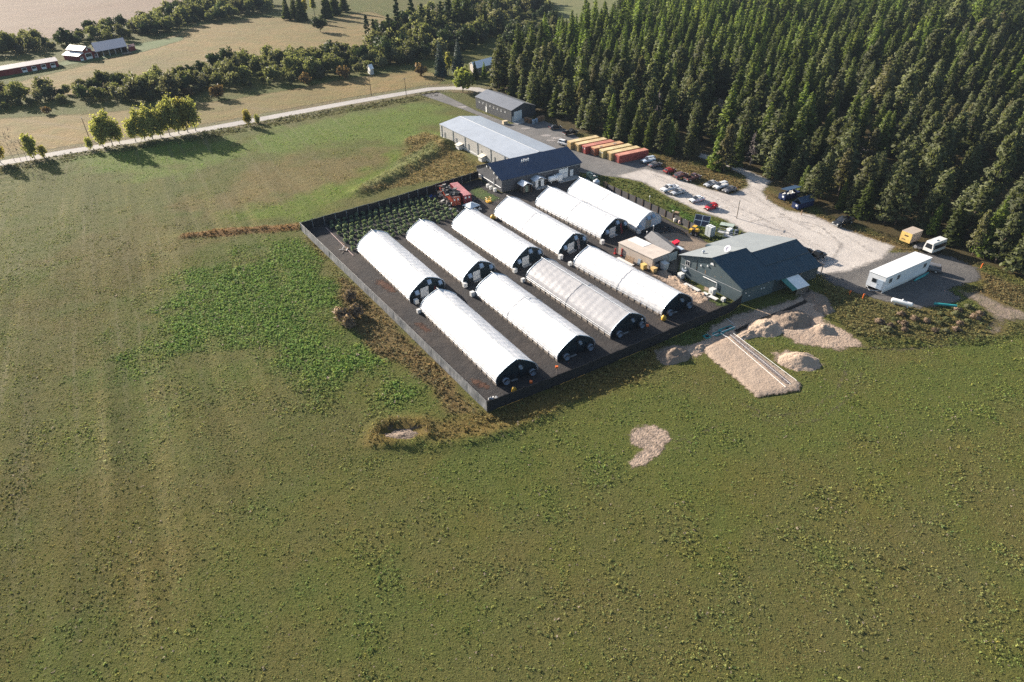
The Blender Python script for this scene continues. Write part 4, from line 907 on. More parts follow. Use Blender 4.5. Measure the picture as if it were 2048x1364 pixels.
# --- white roofed house by the road, and the houses beyond
S = Site(at(950, 150), at(988, 139), at(940, 139))
e, wall, roof = gable(S, 'farm_house', 'low house with bright white roof half hidden by the blue spruces', 'house', 2.8, 2.8, 4.6, .5, mat('house_wall', (.30, .27, .24), .7), m_white, .4)
for k in (.2, .6): f = MB(S).box(S.L*k, S.L*k+1.2, -.06, .02, 1.0, 2.0).build('window', m_white, wall); MB(S).box(S.L*k+.1, S.L*k+1.1, -.08, -.065, 1.1, 1.9).build('pane', m_glass, f)
doorpart(S, wall, S.L*.45, S.L*.45+.9, -.06, .02, .05, 2.0, m_dkwood)
for nm, a, b, c, lb, rm in [('brown_house', (1146, 78), (1172, 72), (1138, 70), 'small house with brown roof at the edge of the clearing', mat('tan_brown_roof', (.26, .15, .11), .7)), ('white_house', (1206, 64), (1238, 58), (1200, 58), 'small white house in the trees right of the clearing', m_white), ('tin_shed', (742, 150), (748, 148), (736, 146), 'tiny white shed beside the blue spruce at the field edge', m_white)]:
    S = Site(at(*a), at(*b), at(*c)); e, wall, roof = gable(S, nm, lb, 'house', 2.7, 2.7, 4.2, .5, m_offwhite, rm, .3)
    f = MB(S).box(S.L*.3, S.L*.3+1.2, -.06, .02, 1.0, 2.0).build('window', m_trim, wall)
# --- red barns
m_barn = mat('barn_red', (.23, .035, .03), .75, scale=.5, var=.15, rib=('X', .3, .02)); m_bluer = mat('slate_blue_roof', (.19, .225, .29), .5, .2, var=.06)
S = Site(at(160.5, 122.5), at(131, 119.5), tuple(np.array(at(160.5, 122.5))+np.array(at(199, 114))-np.array(at(160.5, 122.5))))
W = S.W; L = S.L*1.05
S.phi = S.phi
e = S.empty('red_barn'); tag(e, 'red monitor barn with white roofs and white framed doors', 'barn')
prof = [(0, -.1), (W, -.1), (W, 2.7), (W*.72, 3.9), (W*.72, 4.9), (W*.5, 6.6), (W*.28, 4.9), (W*.28, 3.9), (0, 2.7)]
wall = MB(S).prism(prof, 0, L).build('wall', m_barn, e)
def rs(y0, z0, y1, z1): return MB(S).prism([(y0, z0+.02), (y1, z1+.02), (y1, z1+.2), (y0, z0+.2)], -.4, L+.4).build('roof', m_white, e)
rs(-.5, 2.45, W*.28-.02, 3.85); rs(W*.72+.02, 3.85, W+.5, 2.45); rs(W*.24, 4.7, W*.5, 6.62); rs(W*.5, 6.62, W*.76, 4.7)
for y0, y1, z1 in ((W*.05, W*.2, 2.0), (W*.8, W*.95, 2.0)):
    f = MB(S).box(-.08, .02, y0, y1, .05, z1).build('door', m_white, wall); MB(S).box(-.1, -.085, y0+.2, y1-.2, z1*.5, z1-.2).build('pane', m_glass, f)
f = MB(S).box(-.08, .02, W*.34, W*.66, .05, 3.3).build('barn_door', m_white, wall); MB(S).box(-.1, -.085, W*.34+.25, W*.66-.25, 1.3, 3.05).build('opening', m_glass, f)
f = MB(S).box(-.08, .02, W*.46, W*.54, 4.6, 5.6).build('window', m_white, wall)
for sgn in (0, 1):
    ya, yb = (W*.28, W*.5) if sgn == 0 else (W*.72, W*.5); MB(S).tube([(-.08, ya, 4.85), (-.08, yb, 6.45)], .11, 4).build('fascia', m_white, wall)
def openshed(name, label, a, b, c, eave, rz, bays, wm, rm, rf=.7):
    S = Site(at(*a), at(*b), at(*c)); L, W = S.L, S.W; e = S.empty(name); tag(e, label, 'shed')
    MB(S).box(0, L, W-.15, W, 0, eave).box(0, .15, 0, W-.16, 0, eave).box(L-.15, L, 0, W-.16, 0, eave).build('wall', wm, e)
    MB(S).prism(roofprof(W, eave, eave, rz, rf, .4, .15), -.4, L+.4).build('roof', rm, e)
    for k in range(bays+1): x = .1+k*(L-.4)/bays; MB(S).box(x, x+.2, -.05, .15, 0, eave-.02).build('post', m_white, e)
    return S, e
S, e = openshed('machine_shed', 'long open fronted red shed with slate blue roof joined to the barn', (196, 116), (257, 104.5), (190, 106), 3.3, 6.4, 5, m_barn, m_bluer, .62)
MB(S).box(S.L*.15, S.L*.75, S.W*.4, S.W*.8, 0, 1.2).build('stored_hay', mat('old_hay', (.22, .17, .10), .9), e)
S = Site(at(260, 103.5), at(272, 100.5), at(258, 100)); gable(S, 'lean_hut', 'little red hut at the right end of the open shed', 'hut', 2.4, 2.4, 3.2, .5, m_barn, mat('rose_roof', (.34, .18, .15), .7), .2)
S = Site(at(-70, 166), at(119, 133), at(-74, 158)); e, wall, roof = gable(S, 'stable', 'long low red stable with white doors at the left margin', 'stable', 2.9, 3.0, 3.9, .5, m_barn, mat('grey_pink_roof', (.42, .36, .34), .6), .3)
for k in range(9):
    x = S.L*(.07+.105*k); f = MB(S).box(x, x+2.4, -.07, .02, .05, 2.3).build('stall_door', m_white if k not in (3, 4) else m_barn, wall)
    if k not in (3, 4): MB(S).box(x+.2, x+2.2, -.09, -.075, 1.1, 2.1).build('opening', m_glass, f)
e = empty('hay_wagon', (*at(255, 108), 0), radians(50)); tag(e, 'flat wooden pile on the grass in front of the open shed', 'wood pile')
MB().box(-2.5, 2.5, -.8, .8, .25, .5).box(-2.3, 2.3, -.6, .6, .5, .75).build('boards', m_oldwood, e); MB().box(-2.2, -1.8, -.7, .7, 0, .25).box(1.8, 2.2, -.7, .7, 0, .25).build('bearers', m_dkwood, e)

# ------------------------------------------------------------------ greenhouses
def covermat(name, c, tr):
    N = NT(name); f = N.ramp(N.noise(N.obj((.15, 1, 1)), 1.2, 4, .6), .3, .75)
    col = N.mix(f, c, tuple(x*.9 for x in c)); N.link(col, N.b.inputs['Base Color']); N.b.inputs['Roughness'].default_value = .38; N.b.inputs['Specular IOR Level'].default_value = .4
    t = N.n('ShaderNodeBsdfTranslucent'); N.link(col, t.inputs[0]); mx = N.n('ShaderNodeMixShader'); mx.inputs[0].default_value = tr
    N.link(N.b.outputs[0], mx.inputs[1]); N.link(t.outputs[0], mx.inputs[2]); N.link(mx.outputs[0], N.o.inputs[0])
    N.bump(N.noise(N.obj((.5, 1.5, 1.5)), 1.1, 4, .6), .5, .12); MATS[name] = N.m; return N.m
m_cov = covermat('white_film', (.84, .84, .85), .28); m_cov2 = covermat('grey_film', (.62, .61, .62), .42)
m_end = mat('teal_end_sheet', (.014, .026, .034), .35, scale=.8, var=.2); m_endw = mat('white_end_sheet', (.60, .62, .65), .5, var=.08)
m_arch = mat('pale_blue_tube', (.42, .50, .58), .35, .5)
m_base = mat('baseboard', (.27, .235, .20), .85, scale=1.5, var=.22)
HP = [(0, .5), (-.004, 1.1), (.004, 1.5), (.032, 2.0), (.085, 2.5), (.16, 3.0), (.25, 3.5), (.35, 3.95), (.45, 4.37), (.5, 4.56)]
PROF = HP+[(1-a, b) for a, b in HP[-2::-1]]
def refine(P, k):
    o = []
    for (a, b), (c, d) in zip(P[:-1], P[1:]): o += [(a+(c-a)*i/k, b+(d-b)*i/k) for i in range(k)]
    return o+[P[-1]]
m_shroud = mat('shroud_metal', (.20, .23, .27), .4, .5, var=.1)
def greenhouse(FL, BL, FR, style, label, seed, cov, seams=(.5,), straps=0, ladder=None, low=.5):
    a, b, c = np.array(at(*BL)), np.array(at(*FL)), np.array(at(*FR))
    S = Site(tuple(a), tuple(b), tuple(a+c-b)); L, W = S.L, S.W
    e = S.empty('greenhouse'); tag(e, label, 'greenhouse', 'white tunnel greenhouses of the compound')
    P = refine(PROF, 3); nxs = 64; r = np.random.default_rng(seed); VX = []; n = len(P)
    X, J = np.meshgrid(np.linspace(0, L, nxs), np.arange(n), indexing='ij'); Yf = np.array([p[0] for p in P])[J]; Zf = np.array([p[1] for p in P])[J]
    nz = (fbm(X*.35, J*.55, 1.0, seed, 3)-.5)*.22+(fbm(X*1.2, J*1.1, 1.0, seed+3, 2)-.5)*.07
    hoop = .022*np.cos(2*pi*X/1.83); side = np.sign(.5-Yf)
    ysg = np.clip(abs(Yf-.5)*2, 0, 1); rid = np.exp(-((Yf-.55)/.05)**2)*(-.16-.14*fbm(X, X*0, 5.0, seed+9, 2))
    edge = np.minimum(1, np.minimum(X, L-X)/1.0)
    dz = (nz*(1-.3*ysg)+hoop+rid)*edge
    Y = Yf*W-side*dz*.6*ysg; Z = Zf+dz*(1-.6*ysg)
    V = np.stack([X+Y*cos(S.phi), Y*sin(S.phi), Z], -1).reshape(-1, 3)
    gi = np.arange(nxs*n).reshape(nxs, n); F = np.stack([gi[:-1, :-1], gi[1:, :-1], gi[1:, 1:], gi[:-1, 1:]], -1).reshape(-1, 4)
    link_mesh('cover', npmesh('cover', V, F, None, True), cov, e)
    em = m_endw if style == 'white' else m_end
    for xx, nm in ((L-.12, 'end_wall'), (.12, 'end_wall')):
        fp = [(y*W*.985+W*.0075, z-.06) for y, z in PROF]; ew = MB(S).prism([(W*.01, 0)]+fp+[(W*.99, 0)], xx-.04, xx+.04).build(nm, em if xx > 1 else m_endw, e)
        if xx > 1: front = ew
    for yy in (0, W): MB(S).box(0, L, yy-.05, yy+.05, 0, low).build('baseboard', m_base, e)
    pm = MB(S)
    for k in range(int(L/1.83)+1): pm.box(k*1.83-.04, k*1.83+.04, -.13, -.055, 0, .95); pm.box(k*1.83-.04, k*1.83+.04, W+.055, W+.13, 0, .95)
    o = pm.build('side_posts', m_oldwood, e)
    for xx in (0.0, L): MB(S).tube([(xx, y*W+(-.03 if y < .5 else .03), z+.03) for y, z in PROF], .085, 5).build('end_arch', m_arch, e)
    MB(S).tube([(x, W*.5, 4.64+.02*sin(x)) for x in np.linspace(-.6, L+.4, 12)], .055, 5).build('ridge_pipe', m_steel, e)
    for s_ in seams: MB(S).tube([(L*s_, y*W+(-.05 if y < .5 else .05)*(1 if abs(y-.5) > .2 else 0), z+.07) for y, z in PROF], .035, 4).build('seam_strap', m_trim, e)
    for zz, yo in ((1.28, -.07), (.80, -.09)): MB(S).tube([(0, yo, zz), (L, yo, zz)], .03, 4).build('side_rail', m_galv, e)
    if straps:
        MB(S).tube([(x, W*(.16+.06*sin(x*.2+seed)), 3.40+.25*sin(x*.2+seed)) for x in np.linspace(0, L, 14)], .025, 4).build('tie_rope', m_trim, e)
    def hood(y, z, w=1.0, hgt=1.0):
        m = MB(S); p = [(0, 0), (0, hgt), (.14, hgt+.03), (.75, hgt*.38), (.70, .12)]; n_ = len(p)
        vs = [(L-.07+q[0], y-w/2, z+q[1]) for q in p]+[(L-.07+q[0], y+w/2, z+q[1]) for q in p]
        m.add(vs, [(i, (i+1) % n_, n_+(i+1) % n_, n_+i) for i in range(n_)]+[tuple(range(n_)), tuple(range(2*n_-1, n_-1, -1))]); m.build('vent_hood', m_hood, front)
    def barrel(y, z, r_):
        b_ = MB(S).lathe([(r_*.95, .06), (r_, 0), (r_*1.02, 1.0), (r_*.97, 1.0), (r_*.95, .10)], 18, T(L-.07, y, z)@RY(pi/2)).build('fan_shroud', m_shroud, front, True)
        k = MB(S).lathe([(r_*.93, .11), (r_*.93, .15)], 14, T(L-.07, y, z)@RY(pi/2)); k.build('fan', m_black, b_)
    if style == 'hood':
        hood(W*.20, 1.35); hood(W*.56, 2.75); hood(W*.86, 1.45, .9)
        d = MB(S).box(L-.1, L-.02, W*.31, W*.53, .08, 2.3).build('door', m_offwhite, front); MB(S).box(L-.015, L+.02, W*.50, W*.515, 1.0, 1.2).build('handle', m_black, d)
        MB(S).box(L-.1, L-.03, W*.16, W*.235, .1, 1.9).build('door', m_black, front)
        MB(S).box(L-.07, L+.9, W*.30, W*.55, .035, .16).build('door_step', m_conc, front)
    elif style == 'barrel':
        barrel(W*.19, .95, .68); barrel(W*.83, 1.0, .66); barrel(W*.54, 3.05, .36)
        MB(S).tube([(L-.04, W*.54, 0), (L-.04, W*.54, 2.6)], .05, 5).build('mullion', m_black, front)
        MB(S).box(L-.07, L+.25, W*.34, W*.5, .04, .14).build('door_step', m_conc, front)
    else:
        hood(W*.43, 2.55, 1.2); hood(W*.62, 2.6, 1.0)
        d = MB(S).box(L-.1, L-.02, W*.37, W*.58, .08, 2.35).build('door', mat('tan_door', (.42, .37, .30), .6), front); MB(S).box(L-.015, L+.02, W*.55, W*.56, 1.0, 1.2).build('handle', m_black, d)
        hood(W*.10, 1.3, .9, .7)
    return S
m_hood = mat('hood_metal', (.33, .41, .50), .35, .35)  # blue of the reflected sky is put into the metal colour
GH = {}
GHD = [
 ('E', (820.5, 606), (716, 505), (890, 575), 'hood', 'leftmost greenhouse of the back row, right behind the planted grid corner', m_cov, (), 0),
 ('F', (927, 571), (813.6, 482), (990, 543.6), 'hood', 'second greenhouse from the left in the back row', m_cov, (), 0),
 ('G', (1025.5, 542.5), (904.5, 459.5), (1085.7, 514), 'hood', 'third greenhouse from the left in the back row, with a puckered ridge', m_cov, (), 0),
 ('H', (1117.5, 514), (989, 434.5), (1174, 487), 'hood', 'fourth greenhouse from the left in the back row, a pale ladder by its door', m_cov, (.46,), 0),
 ('I', (1201.6, 482), (1071, 414), (1255, 457), 'hood', 'greenhouse of the back row next to the white ended one', m_cov, (.5,), 0),
 ('J', (1272, 466), (1135, 393), (1322, 446), 'white', 'rightmost greenhouse, the only one with a white end wall', m_cov, (.46,), 0),
 ('A', (993, 772), (842, 624), (1075, 744.5), 'barrel', 'greenhouse nearest the front fence corner', m_cov, (), 1),
 ('B', (1114.8, 724), (952, 592), (1188.6, 694.5), 'barrel', 'second greenhouse from the left in the front row', m_cov, (.42,), 1),
 ('C', (1221, 678), (1052.7, 561.8), (1290, 650), 'barrel', 'greenhouse in the front row with a greyer creased cover', m_cov2, (.5,), 0),
 ('D', (1323, 634.5), (1147, 534.5), (1383, 612), 'barrel', 'front row greenhouse beside the dark green building', m_cov, (.52,), 1)]
for i, (k, fl, bl, fr, st, lb, cv, sm, sp) in enumerate(GHD): GH[k] = greenhouse(fl, bl, fr, st, lb, 40+i*5, cv, sm, sp, low=.75 if k == 'C' else .5)
def loc(S, x, y, z=0): return (S.o[0]+cos(S.ang)*(x+y*cos(S.phi))-sin(S.ang)*y*sin(S.phi), S.o[1]+sin(S.ang)*(x+y*cos(S.phi))+cos(S.ang)*y*sin(S.phi), z)
# ------------------------------------------------------------------ fences
m_fab = mat('black_shade_cloth', (.011, .012, .015), .8, scale=.8, var=.2); m_fab_sunlit = mat('sunlit_black_cloth', (.17, .175, .185), .8, scale=.8, var=.18)  # second cloth: the black fabric with sunlight put into its colour as grey
m_post = mat('fence_post', (.10, .10, .105), .5, .3)
def fence(name, label, pts, h, spacing, cloth, postm, wob=.10, panel='screen_panel', postw=.06, ph=.15, inner=None, back=None):
    railm = postm
    pts = [at(*p) for p in pts]; e = empty(name, (pts[0][0], pts[0][1], 0)); tag(e, label, 'fence'); o = pts[0]; r = np.random.default_rng(len(name))
    for (ax, ay), (bx, by) in zip(pts[:-1], pts[1:]):
        L = hypot(bx-ax, by-ay); n = max(1, round(L/spacing)); dx, dy = (bx-ax)/L, (by-ay)/L; nx_, ny_ = -dy, dx
        for k in range(n):
            x0, x1 = k*L/n, (k+1)*L/n; m = MB(); st = 5; V = []; sag = r.uniform(.02, .13)
            bl = r.uniform(-wob, wob)
            for q in range(st+1):
                t = q/st; x = x0+.02+(x1-x0-.04)*t; s_ = sin(pi*t)
                for z in (.02, h*.5, h):
                    d = bl*s_*(1 if z == h*.5 else .35)+r.normal(0, .012); V.append((ax-o[0]+dx*x+nx_*d, ay-o[1]+dy*x+ny_*d, z-(sag*s_ if z == h else 0)))
            th = .025; V2 = [(x+nx_*th, y+ny_*th, z) for x, y, z in V]; F = []
            for q in range(st):
                for j in range(2): a = q*3+j; F.append((a, a+3, a+4, a+1)); b = a+len(V); F.append((b, b+1, b+4, b+3))
                a = q*3+2; b = a+len(V); F.append((a, a+3, b+3, b))
            m.add(V+V2, F); m.build(panel, cloth, e)
        for k in range(n+1):
            x = k*L/n; cx, cy = ax-o[0]+dx*x+nx_*(postw+.04), ay-o[1]+dy*x+ny_*(postw+.04)
            MB().tube([(cx, cy, 0), (cx, cy, h+ph)], postw, 5).build('post', postm, e)
        MB().tube([(ax-o[0]+nx_*.05, ay-o[1]+ny_*.05, h+.04), (bx-o[0]+nx_*.05, by-o[1]+ny_*.05, h+.04)], .03, 4).build('top_rail', postm, e)
    return e
fence('screen_fence', 'left side fence of the compound, hung with black shade cloth painted in its sunlit grey', [(603, 462), (790, 643), (975, 825)], 2.4, 3.2, m_fab_sunlit, m_post, .14)
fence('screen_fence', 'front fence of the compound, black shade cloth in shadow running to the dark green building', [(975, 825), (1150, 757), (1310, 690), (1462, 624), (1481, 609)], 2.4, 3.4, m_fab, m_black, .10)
fence('screen_fence', 'back fence of black shade cloth behind the planted grid', [(957, 357), (780, 412), (603, 462)], 2.4, 3.3, m_fab, m_galv, .05, ph=.05)
# board fence on the car park side
pts = [at(1213, 380), at(1300, 420), at(1392, 464)]
e = empty('board_fence', (*pts[0], 0)); tag(e, 'dark board fence with brown posts between the grass bank and the greenhouses', 'fence')
for a, b in zip(pts[:-1], pts[1:]):
    L = hypot(b[0]-a[0], b[1]-a[1]); n = round(L/2.9); dx, dy = (b[0]-a[0])/L, (b[1]-a[1])/L
    M0 = T(a[0]-pts[0][0], a[1]-pts[0][1], 0)@RZ(atan2(dy, dx))
    for k in range(n):
        MB().box(k*L/n+.26, (k+1)*L/n-.02, -.03, .03, .1, 2.0, M0).build('board_panel', mat('tar_board', (.085, .08, .08), .8, scale=1, var=.2), e)
        MB().box(k*L/n-.02, k*L/n+.25, -.16, .06, 0, 2.2, M0).build('post', m_dkwood, e)
    MB().box(0, L, -.10, .05, .0, .095, M0).build('kick_rail', m_oldwood, e)
def small(name, px, py, label, cat, rz=0.0, z=0.0, group=None):
    e = empty(name, (*at(px, py), z), rz); tag(e, label, cat, group); return e
AX = radians(28)      # the main building direction
# ------------------------------------------------------------------ shipping containers
def container(name, A, ang, L, label, col, group=None, top=None, h=2.6, w=2.44, marks=0, patch=False):
    e = empty(name, (*A, 0.02), ang); tag(e, label, 'container', group)
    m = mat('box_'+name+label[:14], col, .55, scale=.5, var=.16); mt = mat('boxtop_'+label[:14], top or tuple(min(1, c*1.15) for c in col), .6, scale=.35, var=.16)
    body = MB(); P = []; n = int(L/.28); st = []
    for k in range(n): st += [(k*L/n, 0), (k*L/n+.07, .035), (k*L/n+.14, .035), (k*L/n+.21, 0)]
    st.append((L, 0))
    for sgn, yb in ((1, 0.0), (-1, w)):
        V = [(x, yb+sgn*d, z) for x, d in st for z in (.14, h-.1)]; body.add(V, [(2*i, 2*i+2, 2*i+3, 2*i+1) for i in range(len(st)-1)])
    body.poly([(L, 0, .14), (L, w, .14), (L, w, h-.1), (L, 0, h-.1)]); body.poly([(.06, 0, .14), (.06, w, .14), (.06, w, h-.1), (.06, 0, h-.1)]); body.build('side_walls', m, e)
    fr = MB()
    for x in (0, L-.12):
        for y in (-.01, w-.11): fr.box(x, x+.12, y, y+.12, .0, h-.12)
    fr.box(0, L, -.012, .10, .002, .14).box(0, L, w-.10, w+.012, .002, .14).box(0, L, -.012, .06, h-.118, h-.03).box(0, L, w-.06, w+.012, h-.118, h-.03); fr.build('frame', m, e)
    rf = MB(); k = int(L/.5)
    rf.box(.02, L-.02, .062, w-.062, h-.09, h-.02)
    for i in range(k): rf.box(i*L/k+.1, i*L/k+.3, .15, w-.15, h-.018, h+.006)
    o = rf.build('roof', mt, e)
    if patch:
        for xx in (2.6, 8.2): MB().box(xx, xx+1.2, .5, 1.4, h+.008, h+.03).build('roof_patch', m_oldwood, o)
    for y0, y1 in ((.11, w/2-.02), (w/2+.02, w-.11)):
        d = MB().box(-.05, .055, y0, y1, .16, h-.14).build('door', m, e)
        for f in (.3, .7): yy = y0+(y1-y0)*f; MB().tube([(-.085, yy, .2), (-.085, yy, h-.2)], .025, 4).build('lock_bar', m_galv, d)
        if marks: MB().box(-.057, -.0515, y0+.3, y1-.28, h*.62, h*.82).build('marking_plate', m_white, d)
    return e
CY, CR, CRU = (.50, .35, .15), (.34, .055, .045), (.36, .13, .07)
cang = radians(27.5)
specs = [((1141.5, 300), CY, 'ochre container at the left end of the row of seven'), ((1157, 304.5), (.50, .32, .14), 'ochre container, second from the left, beside the first red one'), ((1171, 309), CR, 'red container between ochre ones in the row'),
         ((1189, 312.5), CRU, 'rusty brown fronted container with patched orange roof'), ((1206, 317.5), (.50, .40, .17), 'dull mustard container in the middle right of the row'), ((1222, 322.5), (.52, .37, .17), 'ochre container touching the last red one'), ((1238, 327.5), (.36, .075, .06), 'brick red container at the right end of the row')]
for i, (p, c, lb) in enumerate(specs):
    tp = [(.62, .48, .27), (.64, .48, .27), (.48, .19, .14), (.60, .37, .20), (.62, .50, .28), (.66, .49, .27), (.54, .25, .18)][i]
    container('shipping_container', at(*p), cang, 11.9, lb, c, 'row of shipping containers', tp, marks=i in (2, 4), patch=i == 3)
q0, q1 = at(909.5, 412), at(875.5, 383); a1 = atan2(q1[1]-q0[1], q1[0]-q0[0])
container('shipping_container', (q0[0]+2.44*sin(a1)*0+2.0*cos(a1-pi/2)*0, q0[1]), a1-radians(4), 11.5, 'orange red container half buried under black scrap in the compound', (.45, .085, .04), None, (.30, .14, .10), marks=1) if False else None
q0, q1 = at(921.4, 410), at(883, 373); a1 = atan2(q1[1]-q0[1], q1[0]-q0[0])
container('shipping_container', q0, a1, 11.0, 'orange red container half covered with black scrap in the compound', (.46, .085, .04), None, (.26, .12, .09), marks=1)
q2 = at(943.5, 405.5); container('shipping_container', q2, a1, 11.0, 'dark red container with pink faded roof beside the scrap heap', (.24, .028, .04), None, (.55, .22, .22), marks=1)
# scrap on and beside the containers
def heap(name, e, pts, r, m, n, seed, h=.5):
    rr = np.random.default_rng(seed); b = MB()
    for k in range(n):
        x, y, z = pts[rr.integers(len(pts))]; x += rr.normal(0, r*.5); y += rr.normal(0, r*.5); s = rr.uniform(.3, 1.0)*r
        b.box(-s*.7, s*.7, -s*.4, s*.4, 0, rr.uniform(.08, h), T(x, y, max(0, z+rr.uniform(-.05, .25)))@RZ(rr.uniform(0, 3))@RX(rr.normal(0, .35))@RY(rr.normal(0, .3)))
    return b.build(name, m, e)
e = empty('scrap_heap', (*q0, 0), a1); tag(e, 'tangled black sheeting and scrap heaped over the orange red container', 'scrap heap')
top = [(x, y, 2.65) for x in np.linspace(2.0, 9.5, 8) for y in (.4, 1.4, 2.2)]; side = [(x, 3.3, z) for x in np.linspace(.5, 9, 8) for z in (.2, 1.0)]
heap('black_sheets', e, top+top+side, 1.15, m_black, 95, 3, .3); heap('pale_scrap', e, top+side, .45, m_offwhite, 16, 4, .3); heap('grey_scrap', e, side+[(x, 4.4, .1) for x in (1, 3, 5)], .7, mat('scrap_grey', (.16, .15, .14), .7), 34, 5, .5)
# ------------------------------------------------------------------ vehicles
VK = {}
def ring(x, hw, zb, zs, zc, inset=.12):
    return [(x, -hw*.9, zb), (x, -hw, zb+.22), (x, -hw, zs-.10), (x, -hw+inset, zs), (x, 0, zc), (x, hw-inset, zs), (x, hw, zs-.10), (x, hw, zb+.22), (x, hw*.9, zb)]
def wheel(e, x, y, r, wd):
    s = 1 if y > 0 else -1
    t = MB().lathe([(r*.6, -wd/2), (r*.96, -wd/2), (r, -wd*.3), (r, wd*.3), (r*.96, wd/2), (r*.6, wd/2)], 14, T(x, y, r)@RX(pi/2)).build('wheel', m_rubber, e, False)
    MB().lathe([(r*.58, 0), (r*.58, .03), (r*.2, .05)], 10, T(x, y+s*wd*.46, r)@RX(-s*pi/2)).build('rim', m_galv, t)
def vehicle(kind):
    """nose towards +x, paint on the body, roof and pillars"""
    e = empty('parked_car', (0, 0, 0)); paint_ = m_white
    if kind == 'sedan': L, hw, R = 4.7, .90, .33; st = [(-2.32, .78, .62, .86), (-2.2, .86, .84, .93), (-1.5, .9, .93, 1.0), (-.9, .9, .94, .98), (.6, .9, .90, .96), (1.2, .9, .86, .95), (1.9, .86, .78, .86), (2.28, .76, .60, .66)]; cabs = [(-1.62, .96, .96), (-.95, 1.38, 1.42), (.05, 1.42, 1.46), (1.15, .93, .95)]
    elif kind == 'hatch': L, hw, R = 4.1, .87, .32; st = [(-2.02, .80, .62, .90), (-1.9, .86, .92, .98), (-1.0, .87, .95, 1.0), (.5, .87, .92, .98), (1.1, .87, .88, .98), (1.7, .82, .78, .88), (2.02, .7, .58, .64)]; cabs = [(-1.88, .97, .97), (-1.45, 1.38, 1.42), (.0, 1.46, 1.50), (1.05, .95, .97)]
    elif kind == 'suv': L, hw, R = 4.8, .97, .38; st = [(-2.38, .9, .70, 1.06), (-2.3, .95, 1.06, 1.12), (-1.0, .97, 1.08, 1.12), (.7, .97, 1.06, 1.12), (1.25, .97, 1.04, 1.14), (2.05, .93, .95, 1.04), (2.38, .84, .72, .80)]; cabs = [(-2.26, 1.10, 1.10), (-1.95, 1.68, 1.72), (.25, 1.74, 1.79), (1.22, 1.10, 1.12)]
    else: L, hw, R = 5.7, .98, .41; st = [(-.35, .98, 1.10, 1.14), (.9, .98, 1.10, 1.16), (1.4, .98, 1.08, 1.18), (2.4, .95, 1.02, 1.10), (2.82, .86, .78, .86)]; cabs = [(-.30, 1.12, 1.12), (-.18, 1.76, 1.80), (.75, 1.80, 1.85), (1.42, 1.14, 1.16)]
    zb = .28 if kind in ('sedan', 'hatch') else .42
    body = MB().loft([ring(x, h_, zb, zs, zc) for x, h_, zs, zc in st])
    if kind == 'pickup':
        body.box(-2.85, -.352, -.98, -.86, .5, 1.14).box(-2.85, -.352, .86, .98, .5, 1.14).box(-2.85, -2.75, -.855, .855, .5, 1.14).box(-2.85, -.352, -.97, .97, .42, .62)
    b = body.build('body', paint_, e)
    cw = hw*.86; rw = hw*.70
    V = []
    for i, (x, z, zc) in enumerate(cabs): wv = cw if i in (0, 3) else rw; V.append([(x, -wv, z-(.06 if i in (0, 3) else 0)), (x, -wv*.5, (z+zc)/2), (x, 0, zc), (x, wv*.5, (z+zc)/2), (x, wv, z-(.06 if i in (0, 3) else 0)), (x, 0, z-.2)])
    MB().loft(V).build('windows', m_glass, e)
    (x0, z0, _), (x1, z1, c1), (x2, z2, c2), (x3, z3, _) = cabs
    rf = MB().loft([[(x1-.06, -rw-.02, z1-.01), (x1-.06, rw+.02, z1-.01), (x1-.06, rw*.6, c1+.04), (x1-.06, -rw*.6, c1+.04)], [(x2+.05, -rw-.02, z2-.01), (x2+.05, rw+.02, z2-.01), (x2+.05, rw*.6, c2+.04), (x2+.05, -rw*.6, c2+.04)]])
    for s in (-1, 1):
        for (xa, za, wa), (xb, zb_, wb) in (((x0, z0-.06, cw), (x1, z1, rw)), ((x3, z3-.06, cw), (x2, z2, rw)), (((x0+x3)/2-.1, (z0+z3)/2-.05, cw+.01), ((x1+x2)/2-.05, (z1+z2)/2, rw+.01))):
            rf.tube([(xa, s*(wa+.015), za), (xb, s*(wb+.015), zb_)], .05, 4)
    rf.build('roof', paint_, e)
    fx = st[-1][0]; rx = -2.85 if kind == 'pickup' else st[0][0]; zl = .66 if kind in ('sedan', 'hatch') else .86
    for s in (-1, 1):
        MB().box(fx-.20, fx+.015, s*hw*.62-.16, s*hw*.62+.16, zl-.08, zl+.07).build('headlight', m_glasslight, e)
        MB().box(rx-.015, rx+.10, s*hw*.72-.12, s*hw*.72+.12, zl, zl+.2).build('tail_light', m_red, e)
        MB().box(x3-.25, x3-.08, s*(cw+.16)-.09, s*(cw+.16)+.09, z3+.02, z3+.16).build('mirror', m_black, e)
    MB().box(fx-.12, fx+.03, -hw*.42, hw*.42, zl-.16, zl+.02).build('grille', m_black, e)
    MB().box(fx-.12, fx+.05, -hw*.8, hw*.8, zb+.05, zb+.2).box(rx-.06, rx+.1, -hw*.85, hw*.85, zb+.05, zb+.24).build('bumper', m_trim if kind == 'pickup' else m_black, e)
    wb = {'sedan': (1.42, -1.36), 'hatch': (1.28, -1.26), 'suv': (1.48, -1.42), 'pickup': (1.85, -1.75)}[kind]
    for x in wb:
        for s in (-1, 1): wheel(e, x, s*(hw-.10), R, .24)
    return e
m_glasslight = mat('lamp_glass', (.7, .7, .66), .15)
def carpaint(n, c): return mat('paint_'+n, c, .32, .0, scale=.3, var=.05, spec=.5, coat=.5)
PW, PSIL, PGR, PBK, PRED, PDR = carpaint('white', (.74, .75, .76)), carpaint('silver', (.42, .43, .45)), carpaint('grey', (.17, .165, .17)), carpaint('black', (.015, .016, .018)), carpaint('red', (.50, .02, .025)), carpaint('maroon', (.28, .035, .03))
PLB, PBR = carpaint('ice', (.52, .60, .68)), carpaint('brown', (.12, .06, .055))
